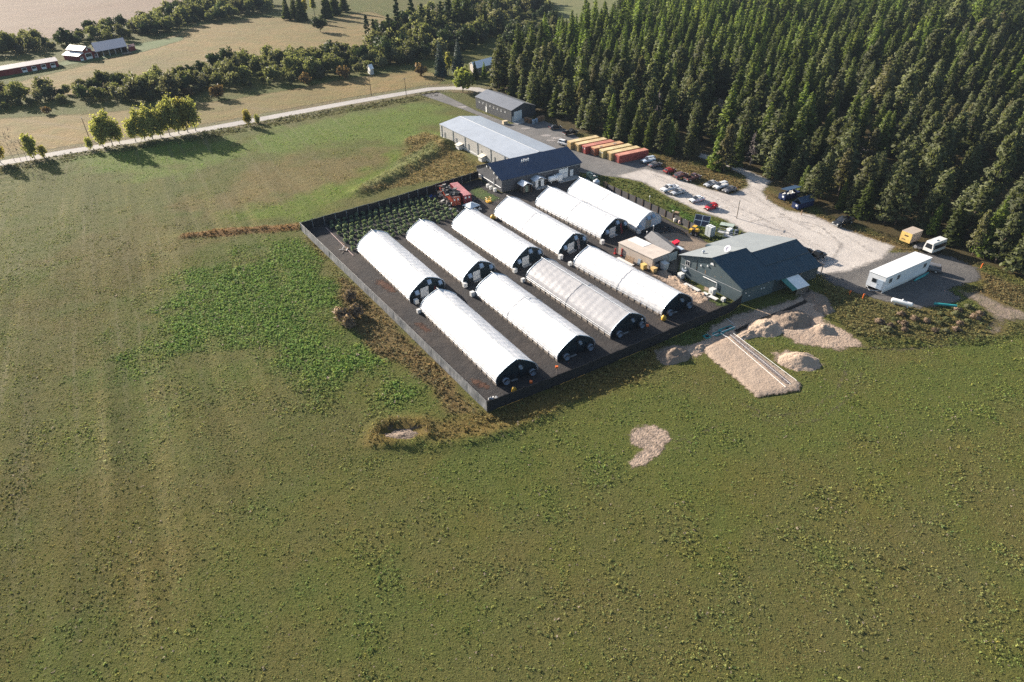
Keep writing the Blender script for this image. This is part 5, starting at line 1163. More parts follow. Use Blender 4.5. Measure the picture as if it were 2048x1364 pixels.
def park(kind, px, py, az, paint_, label, cat='car', z=.06, lift=1.0):
    if kind not in VK: o = vehicle(kind); VK[kind] = o
    else: o = copy_tree(VK[kind])
    o.name = {'pickup': 'pickup_truck', 'suv': 'parked_suv'}.get(kind, 'parked_car'); o.location = (*at(px, py), z); o.rotation_euler = (0, 0, radians(az))
    o.scale = (1.04*lift, 1.04*lift, 1.08*lift)
    tag(o, label, cat, 'vehicles parked around the yard')
    for c in o.children:
        if c.name.split('.')[0] in ('body', 'roof'): setmat(c, paint_)
park('sedan', 1111, 258, 18, PBK, 'black car parked near the barn doors'); park('pickup', 1141, 269, 30, PBK, 'black pickup with open bed beside the ochre containers', 'pickup truck')
park('suv', 1129, 291, -45, PW, 'white suv in front of the first ochre container', 'suv'); park('suv', 1296, 325, 208, PLB, 'pale suv with icy blue bonnet in the shade of the last container', 'suv')
park('sedan', 1310, 333, 30, PGR, 'dark grey car next to the pale suv'); park('hatch', 1339, 345, 30, PDR, 'dark red hatchback at the edge of the dry grass')
park('suv', 1361, 356, 30, PBR, 'dark brown suv squeezed beside the dark maroon pickup', 'suv'); park('pickup', 1385, 360, 30, PBR, 'dark maroon pickup parked nose to the dry grass', 'pickup truck')
park('sedan', 1421, 372, 210, PSIL, 'silver sedan left of the white suv by the dry grass'); park('suv', 1440, 377, 212, PW, 'white suv between the silver sedan and the dark sedan', 'suv'); park('sedan', 1458, 383, 212, PGR, 'dark grey sedan at the end of the row next to the white suv')
park('pickup', 1338, 382, 210, PW, 'white pickup on the grass bank side of the car park', 'pickup truck'); park('sedan', 1355, 388, 210, PSIL, 'silver car just below the white pickup'); park('sedan', 1393, 403, 206, PW, 'white sedan on its own above the red car'); park('hatch', 1421, 418, 212, PRED, 'bright red hatchback nearest the lone utility pole')
park('pickup', 1684, 449, 210, PBK, 'tall black pickup alone on the pale gravel near the forest', 'pickup truck', .06, 1.12); park('suv', 1607, 510, 30, PBK, 'black suv half hidden behind the dark green building', 'suv'); park('pickup', 1631, 518, 30, PBK, 'black pickup parked behind the dark green building', 'pickup truck')
park('suv', 1856, 541, 150, PGR, 'dark car peeking out behind the white office trailer', 'car')
# ------------------------------------------------------------------ white office trailer
S = Site(at(1762, 588), at(1852, 547), at(1729, 575), .05)
e = S.empty('office_trailer'); tag(e, 'long white office trailer on the dark gravel pad', 'office trailer')
L, W = S.L, S.W; z0, z1 = .75, 4.0
wl = MB(S).box(0, L, 0, W, z0, z1).build('wall', mat('trailer_white', (.74, .76, .79), .5, scale=.3, var=.05, rib=('X', .35, .01)), e)
MB(S).box(-.08, L+.08, -.08, W+.08, z1+.003, z1+.12).build('roof', mat('trailer_roof', (.80, .80, .79), .5, scale=.4, var=.05), e)
for x in (.085, .255, .845): f = MB(S).box(L*x, L*x+1.15, -.06, .02, 2.1, 3.3).build('window', m_offwhite, wl); [MB(S).box(L*x+a, L*x+a+.42, -.08, -.065, 2.2, 3.2).build('pane', m_glass, f) for a in (.1, .62)]
f = MB(S).box(-.06, .02, W*.45, W*.75, 1.95, 3.0).build('window', m_trim, wl); MB(S).box(-.08, -.065, W*.48, W*.72, 2.05, 2.9).build('pane', m_glass, f)
d = MB(S).box(-.09, .02, W*.08, W*.40, .85, 3.0).build('door', mat('blue_grey_door', (.34, .42, .52), .5), wl); MB(S).box(-.13, -.095, W*.33, W*.36, 1.8, 1.95).build('handle', m_black, d)
MB(S).box(.1, L-.1, .05, .12, .05, z0-.003).box(.1, L-.1, W-.12, W-.05, .05, z0-.003).build('skirting', m_offwhite, e)
for x in (-.9, -.6): MB(S).tube([(x, W*.5-.9-x*.4, .5), (x, W*.5+.9+x*.4, .5)], .06, 4).build('hitch', m_black, e)
MB(S).tube([(0, .3, .6), (-1.5, W*.5, .55), (0, W-.3, .6)], .07, 4).build('tow_frame', m_trim, e)
OT = S
# yellow box trailer
ang = radians(30); e = small('box_trailer', 1817, 493, 'yellow fronted box trailer with pale brown roof at the forest edge', 'trailer', ang, .05)
m_ybox = mat('box_yellow', (.66, .45, .14), .6, scale=.7, var=.15)
MB().box(0, 4.2, 0, 2.7, .75, 3.2).build('box', mat('box_tan', (.36, .29, .235), .7, var=.12), e); MB().box(-.05, 4.25, -.05, 2.75, 3.203, 3.28).build('roof', mat('box_top', (.45, .37, .30), .7, var=.12), e)
fr = MB().box(-.10, -.003, -.02, 2.72, .72, 3.18).build('front_panel', m_ybox, e); MB().box(-.115, -.102, .8, 1.8, 2.2, 2.55).box(-.115, -.102, 1.3, 2.2, 1.25, 1.45).build('faded_marking', m_dkwood, fr)
for x in (1.2, 3.0):
    for y in (.1, 2.6): wheel(e, x, y, .42, .28)
MB().box(.2, 4.0, .4, 2.3, .55, .747).build('chassis', m_black, e); MB().tube([(0, 1.35, .62), (-1.2, 1.35, .5)], .07, 5).build('drawbar', m_black, e)
# flatbed trailer and its spare wheel
e = small('flatbed_trailer', 1838, 503, 'low dark flatbed trailer with an upright wheel between the yellow box and the camper', 'trailer', radians(30), .05)
MB().box(0, 4.6, 0, 1.9, .5, .62).build('deck', mat('deck_grey', (.06, .06, .062), .7), e)
for y in (-.1, 2.0): wheel(e, 2.4, y, .36, .2)
MB().tube([(0, .2, .5), (-1.2, .95, .45), (0, 1.7, .5)], .05, 4).build('drawbar', m_black, e); MB().lathe([(.22, -.09), (.40, -.09), (.42, 0), (.40, .09), (.22, .09)], 16, T(-.5, .95, 1.0)@RY(pi/2)).build('spare_wheel', mat('pale_tyre', (.22, .22, .22), .8), e)
# white camper
e = small('camper', 1861, 511, 'small white camper body with large dark windows near the forest', 'camper', radians(28), .05)
b = MB().loft([[(x, -0, z_) if False else (x, y, z) for y, z in P] for x, P in ((0, [(0, .6), (2.3, .6), (2.3, 1.5), (2.05, 2.9), (.25, 2.9), (0, 1.5)]), (.2, [(-.02, .5), (2.32, .5), (2.32, 1.5), (2.1, 3.0), (.2, 3.0), (-.02, 1.5)]), (5.2, [(-.02, .5), (2.32, .5), (2.32, 1.5), (2.1, 3.0), (.2, 3.0), (-.02, 1.5)]))]).build('shell', mat('camper_white', (.66, .66, .64), .4, var=.05), e)
MB().poly([(-.02, .30, 1.45), (-.02, 2.0, 1.45), (-.02, 1.85, 2.6), (-.02, .45, 2.6)]).build('window', m_glass, b); MB().box(.5, 5.0, -.06, .2, 1.3, 2.3).build('window', m_glass, b)
MB().box(2.0, 2.7, .9, 1.5, 3.0, 3.18).build('roof_vent', m_white, b)
for y in (.1, 2.2): wheel(e, 3.4, y, .38, .22)
wheel(e, .7, .2, .34, .2)
# skips
for k, (px, py, lb) in enumerate([(1568, 403, 'deep blue skip with its lid raised, left of the pair'), (1595, 421, 'deep blue skip with slanted lid closed, right of the pair')]):
    e = small('skip', px, py, lb, 'skip', radians(27), .05); mb_ = mat('skip_blue', (.012, .026, .09), .5, var=.15)
    L, W = 6.0, 2.3
    MB().box(0, L, 0, .08, .2, 1.7).box(0, L, W-.08, W, .2, 1.7).box(0, .08, .083, W-.083, .2, 1.7).box(L-.08, L, .083, W-.083, .2, 1.7).box(.083, L-.083, .083, W-.083, .2, .3).build('bin', mb_, e)
    for q in range(7): MB().box(.3+q*.88, .42+q*.88, -.07, -.002, .2, 1.65).box(.3+q*.88, .42+q*.88, W+.002, W+.07, .2, 1.65).build('rib', mb_, e)
    lidm = mat('skip_lid', (.03, .06, .11), .45, var=.1)
    if k == 0: MB().prism([(.1, 3.0), (2.6, 2.7), (2.6, 2.78), (.1, 3.1)], .6, L+.2).build('lid', lidm, e); [MB().tube([(x, .1, 1.7), (x, .3, 3.0)], .05, 4).build('lid_arm', mb_, e) for x in (.7, L-.2)]; heap('rubbish', e, [(x, y, 1.35) for x in (1, 2.5, 4) for y in (.7, 1.5)], .6, m_offwhite, 14, 3)
    else: MB().prism([(-.1, 1.72), (1.5, 2.9), (2.4, 1.75), (2.4, 1.83), (1.5, 3.0), (-.1, 1.80)], .9, L).build('lid', lidm, e)
    MB().box(-.012, -.002, .4, 1.0, .9, 1.4).build('placard', m_white, e); MB().box(-.35, -.003, .9, 1.4, .25, .6).build('hook_bar', mb_, e)
# ------------------------------------------------------------------ poles
def upole(px, py, h, label, arm=True, r=.13):
    e = small('utility_pole', px, py, label, 'utility pole', radians(60)); MB().tube([(0, 0, 0), (0, 0, h)], r, 7, r*.7).build('pole', m_oldwood if h < 6 else m_dkwood, e)
    if arm:
        a = MB().box(-.9, .9, -.06, .06, h-.6, h-.48).build('crossarm', m_oldwood, e)
        for x in (-.8, 0, .8): MB().lathe([(.06, 0), (.08, .1), (.03, .2)], 6, T(x, 0, h-.48)).build('insulator', m_white, a)
    else: MB().lathe([(.12, 0), (.16, .15), (.1, .3)], 7, T(0, 0, h)).build('cap', m_offwhite, e)
upole(1473, 437, 5.3, 'short lone utility pole with crossarm at the edge of the pale gravel'); upole(180, 280, 8.2, 'leaning dark pole left of the aspen row', False); upole(743, 192, 8.6, 'utility pole standing in the brown field behind the road'); upole(813, 194, 8.2, 'utility pole close to the road junction')
def lamp(px, py, h, label):
    e = small('yard_lamp', px, py, label, 'lamp'); MB().tube([(0, 0, 0), (0, 0, h)], .05, 5).build('pole', m_galv, e); MB().lathe([(.05, 0), (.2, .05), (.2, .25), (.05, .32)], 8, T(0, 0, h)).build('lamp_head', m_white, e)
lamp(1305, 474, 3.0, 'thin yard lamp with white head beside the grey roofed shed'); lamp(1293, 476, 1.6, 'short white topped post left of the yard lamp'); lamp(1298, 411, 2.6, 'white headed lamp behind the board fence, near its middle'); lamp(1345, 432, 1.4, 'low white lamp near the right end of the board fence'); lamp(1439, 425, 1.6, 'white marker post below the red hatchback')
lamp(1282, 657, 2.2, 'bare grey post inside the front fence between the two right front greenhouses')
for px, py, lb in [(1113, 752, 'orange headed post inside the front fence between the two left greenhouses'), (1062, 782, 'yellow topped stake inside the front fence near its left corner'), (1293, 668, 'orange topped stake inside the front fence beside the grey covered greenhouse')]:
    e = small('stake', px, py, lb, 'stake'); MB().tube([(0, 0, 0), (0, 0, 1.9)], .05, 5).build('pole', m_oldwood, e); MB().box(-.25, .25, -.2, .2, 1.9, 2.3).build('box_head', m_orange, e)
# ------------------------------------------------------------------ tanks, pipes, heaps of sand
def tank(name, px, py, ang, L, r, label, m, z=.05):
    e = small(name, px, py, label, 'gas tank', ang, z); n = 8; prof = [(0.02, 0)]+[(r*sin(k*pi/2/n), r*.6*(1-cos(k*pi/2/n))) for k in range(1, n+1)]; prof += [(a, L-b) for a, b in prof[::-1]]
    MB().lathe(prof, 18, T(0, 0, r+.35)@RY(pi/2)).build('vessel', m, e, True)
    for x in (L*.2, L*.8): MB().box(x-.12, x+.12, -r*.7, r*.7, 0, .62).build('saddle', m_offwhite, e)
    MB().lathe([(r*.3, 0), (r*.3, .25), (r*.2, .32)], 10, T(L*.5, 0, 2*r+.33)).build('valve_dome', m_white, e); return e
e = tank('gas_tank', 1096, 367, AX, 4.6, .85, 'big white gas tank lying in front of the blue roofed building', m_white); MB().box(3.3, 4.7, -.88, .88, .3, 2.15).build('end_cabinet', m_white, e)
tank('gas_tank', 1780, 606, radians(-38), 4.2, .5, 'small white gas tank on the weed bank beside the office trailer', m_white)
e = small('water_tank', 1192, 377, 'upright silvery water tank at the head of the board fence', 'water tank'); MB().lathe([(1.0, 0), (1.0, 2.3), (.9, 2.5), (.4, 2.75), (.1, 2.8)], 20).build('vessel', m_galv, e, False); MB().lathe([(.3, 2.7), (.3, 2.95)], 10).build('hatch', m_white, e)
for k in range(10): a = k*2*pi/10; MB().tube([(1.02*cos(a), 1.02*sin(a), .1), (1.02*cos(a), 1.02*sin(a), 2.2)], .04, 4).build('rib', m_offwhite, e)
e = small('frame_stack', 1172, 361, 'stack of dark green wire frames beside the blue roofed building', 'frames', radians(-55)); 
for k in range(3): MB().box(k*1.3, k*1.3+1.1, 0, 1.6, .05, 2.6-.3*k).build('frame', mat('green_frame', (.02, .05, .05), .5), e)
heap('lid_scrap', e, [(.5, .8, 2.6), (1.8, .8, 2.35), (3.2, .8, 2.0)], .45, m_offwhite, 9, 7, .25)
e = small('wood_rack', 1206, 378, 'brown timber rack between the water tank and the board fence', 'rack', radians(-40)); [MB().box(x, x+.25, 0, .3, 0, 2.3).build('upright', m_wood if k % 2 else m_dkwood, e) for k, x in enumerate((0, .5, 1.0))]; MB().box(-.1, 1.4, .05, .25, 1.9, 2.05).build('crossbar', m_dkwood, e)
def pile(name, px, py, rx, ry, h, ang, label, m, seed, rough=.25, ridge=0.0):
    r = max(rx, ry); n = 34; X, Y = np.meshgrid(np.linspace(-1.25, 1.25, n), np.linspace(-1.25, 1.25, n)); x0, y0 = at(px, py)
    d = np.hypot(X*(1-ridge*(abs(X) < .4)), Y)+(fbm(X*3+seed, Y*3, 1, seed, 3)-.5)*.35
    h *= .72
    Z = h*np.clip(1-d, 0, 1)**.85*(1+rough*(fbm(X*6, Y*6, 1, seed+4, 3)-.5)*2.2)+rough*.5*h*(fbm(X*14, Y*14, 1, seed+8, 2)-.5)*np.clip(1.1-d, 0, 1)-.05
    gi = np.arange(n*n).reshape(n, n); F = np.stack([gi[:-1, :-1], gi[:-1, 1:], gi[1:, 1:], gi[1:, :-1]], -1).reshape(-1, 4)
    F = F[(Z.ravel()[F] > -.045).any(1)]
    me = npmesh(name, np.c_[(X*rx).ravel(), (Y*ry).ravel(), Z.ravel()], F, None, True); o = link_mesh(name, me, m); o.location = (x0, y0, .04); o.rotation_euler = (0, 0, ang); tag(o, label, 'sand pile'); return o
m_pile = soil('pile_sand', (.44, .335, .25), (.38, .285, .215), (.48, .375, .29), 2.2, .6, .2, None, .07); m_pile_dark = soil('dark_pile', (.26, .20, .155), (.20, .155, .12), (.31, .24, .185), 2.2, .6, .2, None, .08)  # second material is a darker version used on some of the heaps
pile('sand_pile', 1598, 722, 3.9, 3.0, 2.0, 0, 'smooth cone of pale sand standing alone in the grass', m_pile, 3, .05)
pile('sand_pile', 1348, 712, 3.6, 2.4, 2.2, AX, 'sand pile leaning on the front fence left of the levelled bed', m_pile_dark, 5)
pile('sand_pile', 1530, 655, 4.2, 3.2, 1.9, AX, 'lumpy sunlit sand heap just right of the pipe frames', m_pile, 7, .35)
pile('sand_pile', 1585, 640, 4.6, 3.6, 2.3, AX, 'broad shaded sand heap below the lean to', m_pile_dark, 9)
pile('sand_pile', 1645, 660, 2.6, 2.0, 1.7, .2, 'small sand heap at the right end of the trench works', m_pile, 11, .2)
pile('sand_pile', 1632, 598, 2.6, 3.0, 1.6, .6, 'sand heap in the building shadow beside the lean to', m_pile_dark, 13)
pile('sand_pile', 1648, 618, 2.2, 2.2, 1.2, .6, 'low lobe of sand in the building shadow farthest right', m_pile_dark, 15)
pile('sand_pile', 1500, 668, 4.2, 1.3, .9, AX, 'thin ridge of spoil between the pipe frames and the lumpy heap', m_pile, 17, .5)
pile('sand_pile', 1400, 695, 3.4, 1.6, .7, AX, 'low spoil ridge at the head of the levelled sand bed', m_pile, 19, .5)
for i, (px, py, rx) in enumerate([(1352, 560, 3.0), (1378, 578, 3.0), (1404, 592, 2.6), (1330, 548, 2.2)]):
    pile('spoil_ridge', px, py, rx, 1.1, 1.0, radians(-53), 'broken tan spoil ridge along the last greenhouse', m_pile, 30+i, .7)['group'] = 'spoil ridges'
for px, py, r_, lb in [(775, 872, 1.6, 'small sandy mound at the left of the grassy pit'), (806, 868, 2.4, 'pale sandy mound in the middle of the grassy pit')]: o = pile('sand_pile', px, py, r_, r_*.6, .45, 0, lb, m_pile_dark, int(px), .3); o.location.z = -.3
# trench: flat strip, the shade of its depth put into a dark colour
def ribbon_mesh(name, line, wid, z, m, label, cat):
    sheet(name, ribbon(line, wid), z, m, .35, 1.0, label, cat)
ribbon_mesh('trench', WP([(1470, 664), (1520, 640), (1570, 622), (1610, 604), (1618, 590), (1612, 574)]), 1.1, .085, soil('trench_shade', (.03, .025, .02), (.045, .036, .03), (.02, .017, .015), 2, .5, .2, (.3, .2), .05), 'trench from the pipe frames to the lean to, its shaded depth painted dark', 'trench')
# drain pipes on the levelled bed
def gpipe(name, pts, r, m, label, z=.46, group=None):
    P = [at(*p) for p in pts]; o = P[0]; mb_ = MB().tube([(x-o[0], y-o[1], 0) for x, y in P], r, 6); ob = mb_.build(name, m); ob.location = (o[0], o[1], z); tag(ob, label, 'pipe', group); return ob
gpipe('drain_pipe', [(1452, 676), (1570, 778)], .042, m_white, 'left white drain pipe laid along the levelled bed'); gpipe('drain_pipe', [(1466, 670), (1592, 765)], .042, m_white, 'right white drain pipe laid along the levelled bed'); gpipe('drain_pipe', [(1460, 673), (1580, 772)], .035, m_white, 'thin middle drain pipe laid along the levelled bed')
ribbon_mesh('stone_strip', WP([(1462, 674), (1576, 771)]), 1.15, .475, soil('crushed_stone', (.23, .19, .18), (.30, .255, .24), (.15, .125, .12), 5, 1.5, .2, (.2, .1), .1), 'band of crushed stone between the white drain pipes', 'stone')
gpipe('drain_pipe', [(1424, 674), (1470, 655)], .06, m_white, 'white cross pipe joining the teal pipe frames', .3); gpipe('drain_pipe', [(1440, 668), (1452, 676)], .06, m_white, 'short white pipe from the teal frames to the bed', .3); gpipe('drain_pipe', [(1453, 638), (1468, 650)], .05, m_white, 'thin white pipe lying on the shaded sand by the trench', .15)
for px, py, L, lb in [(1428, 671, 2.2, 'teal pipe frame nearest the front fence'), (1440, 664, 3.4, 'longest teal pipe frame at the head of the bed'), (1409, 676, 1.2, 'short teal pipe piece left of the frames')]:
    e = small('pipe_frame', px, py, lb, 'pipe frame', AX, .08); MB().box(0, L, -.55, -.45, 0, .2).box(0, L, .45, .55, 0, .2).box(0, .1, -.44, .44, 0, .2).box(L-.1, L, -.44, .44, 0, .2).build('rails', m_teal, e); MB().lathe([(.3, 0), (.28, .3)], 8, T(L*.6, 0, 0)).build('black_joint', m_black, e)
gpipe('teal_pipe', [(1867, 611), (1912, 616)], .26, m_teal, 'single thick teal pipe lying on the weed bank', .5)
for k in range(4): gpipe('teal_pipe', [(1828+k*2, 563-k*1.5), (1850+k*2, 552-k*1.5)], .15, m_teal, 'teal pipe of the bundle beside the office trailer', .2+.12*(k % 2), 'bundle of teal pipes')
# ------------------------------------------------------------------ equipment by the gravel
e = small('mini_loader', 1389, 470, 'small yellow loader parked at the end of the board fence', 'loader', radians(-40), .05)
MB().box(-.9, .9, -.55, .55, .45, 1.2).build('chassis', m_black, e); MB().box(.1, 1.0, -.5, .5, 1.2, 1.75).build('engine_hood', m_yellow, e); MB().box(-1.5, -.7, -.6, .6, .35, 1.35).build('bucket', m_yellow, e)
MB().box(-.5, .0, -.35, .35, 1.2, 1.4).build('seat', m_black, e); [MB().tube([(x, s*.5, 1.2), (x, s*.5, 2.3)], .05, 4).build('roll_bar', m_black, e) for x in (-.55, .1) for s in (-1, 1)]; MB().box(-.75, .25, -.62, .62, 2.3, 2.4).build('canopy', m_yellow, e)
for x in (-.65, .65):
    for y in (-.68, .68): wheel(e, x, y, .42, .3)
e = small('solar_rack', 1402, 452, 'tilted white framed rack of four dark solar panels', 'solar panel', radians(-28), .05)
Mx = T(0, 0, 1.5)@RX(radians(52)); MB().box(-2.0, 2.0, -1.5, 1.5, -.06, -.002, Mx).build('frame', m_white, e); [MB().box(x, x+1.8, y, y+1.3, 0.002, .03, Mx).build('solar_panel', mat('solar_cell', (.045, .05, .075), .25), e) for x in (-1.9, .1) for y in (-1.4, .1)]
[MB().tube([(x, .2, 0), (x, 0, 1.5)], .07, 5).build('leg', m_galv, e) for x in (-1.2, 1.2)]
e = small('steel_cabinet', 1419, 472, 'tall pale grey steel cabinet beside the solar rack', 'cabinet', radians(28), .05); MB().box(-.8, .8, -1.0, 1.0, .1, 2.7).build('body', mat('cabinet_grey', (.36, .39, .40), .5, var=.06), e); [MB().box(-.86, -.803, y, y+.92, .2, 2.6).build('door', mat('cabinet_grey', (.36, .39, .40)), e) for y in (-.97, .05)]; [MB().box(-.7, .7, y, y+.4, 2.703, 2.78).build('top_vent', m_white, e) for y in (-.9, -.2, .5)]
for k, (px, py, lb) in enumerate([(1432, 472, 'galvanised rack frame right of the steel cabinet'), (1444, 480, 'taller galvanised rack frame nearest the dark green building')]):
    e = small('rack_frame', px, py, lb, 'rack', radians(-35), .05); L, W, Hh = 3.2, 1.2, 2.0
    for x in (0, L):
        for y in (0, W): MB().box(x, x+.1, y, y+.1, 0, Hh).build('post', m_galv, e)
    for z in (.3, 1.1, Hh-.1): MB().box(.103, L-.003, .01, .09, z, z+.08).box(.103, L-.003, W+.01, W+.09, z, z+.08).build('shelf_rail', m_galv, e)
    MB().box(.2, L-.2, .12, W-.12, 1.12, 1.16).build('shelf', m_trim, e)
e = small('portable_toilet', 1457, 474, 'portable toilet with white roof beside the rack frames', 'portable toilet', radians(28), .05)
MB().box(-.6, .6, -.6, .6, .1, 2.05).build('cabin', mat('toilet_grey', (.20, .23, .27), .5), e); MB().loft([[(-.64, -.64, 2.053), (.64, -.64, 2.053), (.64, .64, 2.053), (-.64, .64, 2.053)], [(-.5, -.5, 2.35), (.5, -.5, 2.35), (.5, .5, 2.35), (-.5, .5, 2.35)]]).build('roof', m_white, e); MB().box(-.64, -.603, -.42, .42, .2, 1.95).build('door', m_offwhite, e); MB().box(.2, .35, -.45, -.3, 2.3, 2.65).build('vent_pipe', m_white, e)
e = small('cable_drums', 1472, 470, 'dark bin and drum standing right of the portable toilet', 'bin', 0, .05); MB().lathe([(.5, 0), (.55, 1.3), (.6, 1.35), (.1, 1.5)], 12).build('bin', mat('bin_grey', (.10, .12, .15), .5), e); MB().lathe([(.45, 0), (.45, .8)], 12, T(1.3, -.6, 0)).build('drum', m_black, e)
e = small('pale_boards', 1454, 452, 'pale green boards lying flat in the rough grass', 'boards', radians(-30), .05); MB().box(-1.8, 1.8, -1.0, 1.0, .25, .4).build('board', mat('pale_green_board', (.36, .42, .36), .7), e); MB().box(-1.5, -1.3, -.9, .9, 0, .247).box(1.3, 1.5, -.9, .9, 0, .247).build('bearer', m_dkwood, e)
for i, (px, py, s, c) in enumerate([(1350, 444, .8, (.55, .52, .45)), (1360, 448, .8, (.6, .45, .40)), (1369, 449, .9, (.50, .48, .5)), (1377, 454, 1.0, (.62, .52, .47))]):
    e = small('bulk_bag', px, py, ['leftmost pale bulk bag against the board fence', 'pinkish bulk bag, second along the board fence', 'greyish bulk bag, third along the board fence', 'largest bulk bag at the right end of the row by the board fence'][i], 'bag', .4*i, .04, 'bulk bags by the board fence')
    r = np.random.default_rng(i); V = [[(s*.62*(1+.1*r.normal())*cos(a)*(1+.15*cos(2*a)**2), s*.62*sin(a)*(1+.08*r.normal())*(1+.15*cos(2*a)**2), z) for a in np.linspace(0, 2*pi, 10, endpoint=False)] for z in (0, s*.4, s*.9, s*1.15)]
    V.append([(x*.35, y*.35, s*1.35) for x, y, z in V[-1]]); MB().loft(V).build('sack', mat('bag%d' % i, c, .8, var=.15), e, True); [MB().tube([(dx*s*.4, -.3*s, s*1.1), (dx*s*.4, 0, s*1.6), (dx*s*.4, .3*s, s*1.1)], .03, 4).build('loop', m_white, e) for dx in (-1, 1)]
e = small('pallet_stack', 1352, 437, 'stack of tan wooden crates behind the bulk bags', 'crates', radians(-40), .04); [MB().box(-.6, .6, -.5, .5, .02+.62*k, .60+.62*k).build('crate', m_wood, e) for k in range(3)]
# ------------------------------------------------------------------ around the beige unit
for px, py, lb, c in [(1287, 538, 'yellow plastic tub standing along the beige unit wall', (.68, .50, .18)), (1307, 545, 'yellow plastic tub at the corner of the beige unit', (.68, .46, .20))]:
    e = small('tub', px, py, lb, 'tub', AX, .04); m_ = mat('tub'+str(px), c, .5); MB().loft([[(-.5, -.5, 0), (.5, -.5, 0), (.5, .5, 0), (-.5, .5, 0)], [(-.58, -.58, 1.2), (.58, -.58, 1.2), (.58, .58, 1.2), (-.58, .58, 1.2)]]).build('shell', m_, e); MB().box(-.62, .62, -.62, .62, 1.203, 1.3).build('lid', m_, e)
e = small('pale_bin', 1328, 538, 'large pale grey bin at the end of the beige unit', 'bin', AX, .04); MB().loft([[(-.6, -.7, 0), (.6, -.7, 0), (.6, .7, 0), (-.6, .7, 0)], [(-.7, -.8, 1.6), (.7, -.8, 1.6), (.7, .8, 1.6), (-.7, .8, 1.6)]]).build('shell', m_offwhite, e); MB().box(-.74, .74, -.84, .84, 1.603, 1.7).build('lid', m_offwhite, e)
for px, py, lb in [(1230, 508, 'red gas bottle trolley left of the beige unit'), (1243, 512, 'tall red jack standing at the left end of the beige unit')]:
    e = small('red_jack', px, py, lb, 'jack', AX, .04); MB().box(-.3, .3, -.3, .3, .05, .25).build('base', m_red, e); MB().tube([(0, 0, .25), (0, 0, 1.5 if px < 1240 else 2.0)], .16, 8).build('cylinder', m_red, e); MB().tube([(.2, 0, .3), (.2, 0, 2.1)], .04, 4).build('handle', m_black, e)
e = small('pallet', 1258, 525, 'wooden pallets leaning on the beige unit wall', 'pallets', radians(-53), .04)
for k in range(5): MB().box(-1.3, 1.3, -.2, -.12, .1+.3*k, .28+.3*k, RX(radians(-14))).build('slat', m_wood, e)
for x in (-1.25, 0, 1.15): MB().box(x, x+.12, -.118, -.04, 0, 1.6, RX(radians(-14))).build('bearer', m_wood, e)
e = small('glazed_panel', 1277, 530, 'small pale framed panel leaning between the pallets and the yellow tub', 'panel', radians(-53), .04); MB().box(-.5, .5, -.1, -.03, 0, 1.5, RX(radians(-14))).build('frame', m_galv, e); MB().box(-.4, .4, -.12, -.102, .1, 1.4, RX(radians(-14))).build('pane', m_hood, e)
e = small('board', 1250, 524, 'long white board lying beside the beige unit', 'board', radians(-53), .04); MB().box(-2.6, 2.6, -.5, .5, .08, .16).build('sheet', m_offwhite, e); MB().box(-2.2, -2.0, -.5, .5, 0, .077).box(2.0, 2.2, -.5, .5, 0, .077).build('bearer', m_wood, e)
for px, py, lb, c, k in [(1326, 487, 'blue and white packs behind the grey roofed shed', (.10, .2, .4), 3), (1335, 491, 'heap of white packs behind the grey roofed shed', (.65, .6, .6), 6), (1341, 496, 'navy tub behind the grey roofed shed', (.03, .04, .14), 2)]:
    e = small('pack', px, py, lb, 'packs', AX, .05); heap('pack_stack', e, [(0, 0, 0), (.5, .3, 0), (-.4, .4, .3)], .8, mat('pk'+str(px), c, .5), k*2, px, .9); MB().box(-.9, .9, -.6, .6, 0, .12).build('pallet', m_wood, e)
e = small('wheelbarrow', 1350, 496, 'bright red barrow tipped up behind the grey roofed shed', 'barrow', AX, .05); MB().loft([[(-.5, -.4, .5), (.5, -.4, .5), (.5, .4, .5), (-.5, .4, .5)], [(-.8, -.65, 1.6), (.8, -.65, 1.9), (.8, .65, 1.9), (-.8, .65, 1.6)]]).build('tray', mat('barrow_red', (.75, .02, .05), .4), e); [MB().tube([(-1.2, s*.3, .7), (.6, s*.3, .4)], .04, 4).build('handle', m_black, e) for s in (-1, 1)]; wheel(e, .9, 0, .25, .12)
e = small('blue_bin', 1353, 503, 'navy blue bin with pale lid at the right end of the grey roofed shed', 'bin', AX, .05); MB().box(-.6, .6, -.9, .9, 0, 1.2).build('shell', mat('navy_bin', (.02, .03, .13), .5), e); MB().box(-.64, .64, -1.9, .2, 1.203, 1.3).build('lid', mat('ice_lid', (.5, .6, .7), .5), e)
# along the gable wall of the dark green building
for px, py, r_, lb in [(1369, 552, .85, 'dull blue satellite dish on a pole beside the gable wall'), (1382, 556, .7, 'white rimmed satellite dish on a pole beside the gable wall')]:
    e = small('satellite_dish', px, py, lb, 'satellite dish', radians(215), .05); MB().tube([(0, 0, 0), (0, 0, 1.6)], .06, 5).build('mast', m_black, e); MB().lathe([(.02, 0), (r_*.5, .06), (r_, .24), (r_*.98, .26), (r_*.5, .1), (.02, .04)], 16, T(0, 0, 1.9)@RY(radians(60))).build('dish', mat('dish%d' % px, (.17, .21, .27) if px < 1375 else (.5, .52, .55), .4), e, True); MB().tube([(.1, 0, 1.7), (.9, 0, 2.1)], .03, 4).build('feed_arm', m_trim, e)
e = empty('satellite_dish', loc(GB, 5.2, GB.W*.56, 7.25), radians(200)); tag(e, 'large grey satellite dish on the pale roof slope of the dark green building', 'satellite dish'); MB().tube([(0, 0, -.3), (0, 0, .5)], .06, 5).build('mast', m_black, e); MB().lathe([(.02, 0), (.6, .08), (.85, .26), (.83, .28), (.5, .10), (.02, .04)], 18, T(0, 0, .8)@RY(radians(50))).build('dish', mat('dishroof', (.27, .27, .33), .4), e, True)
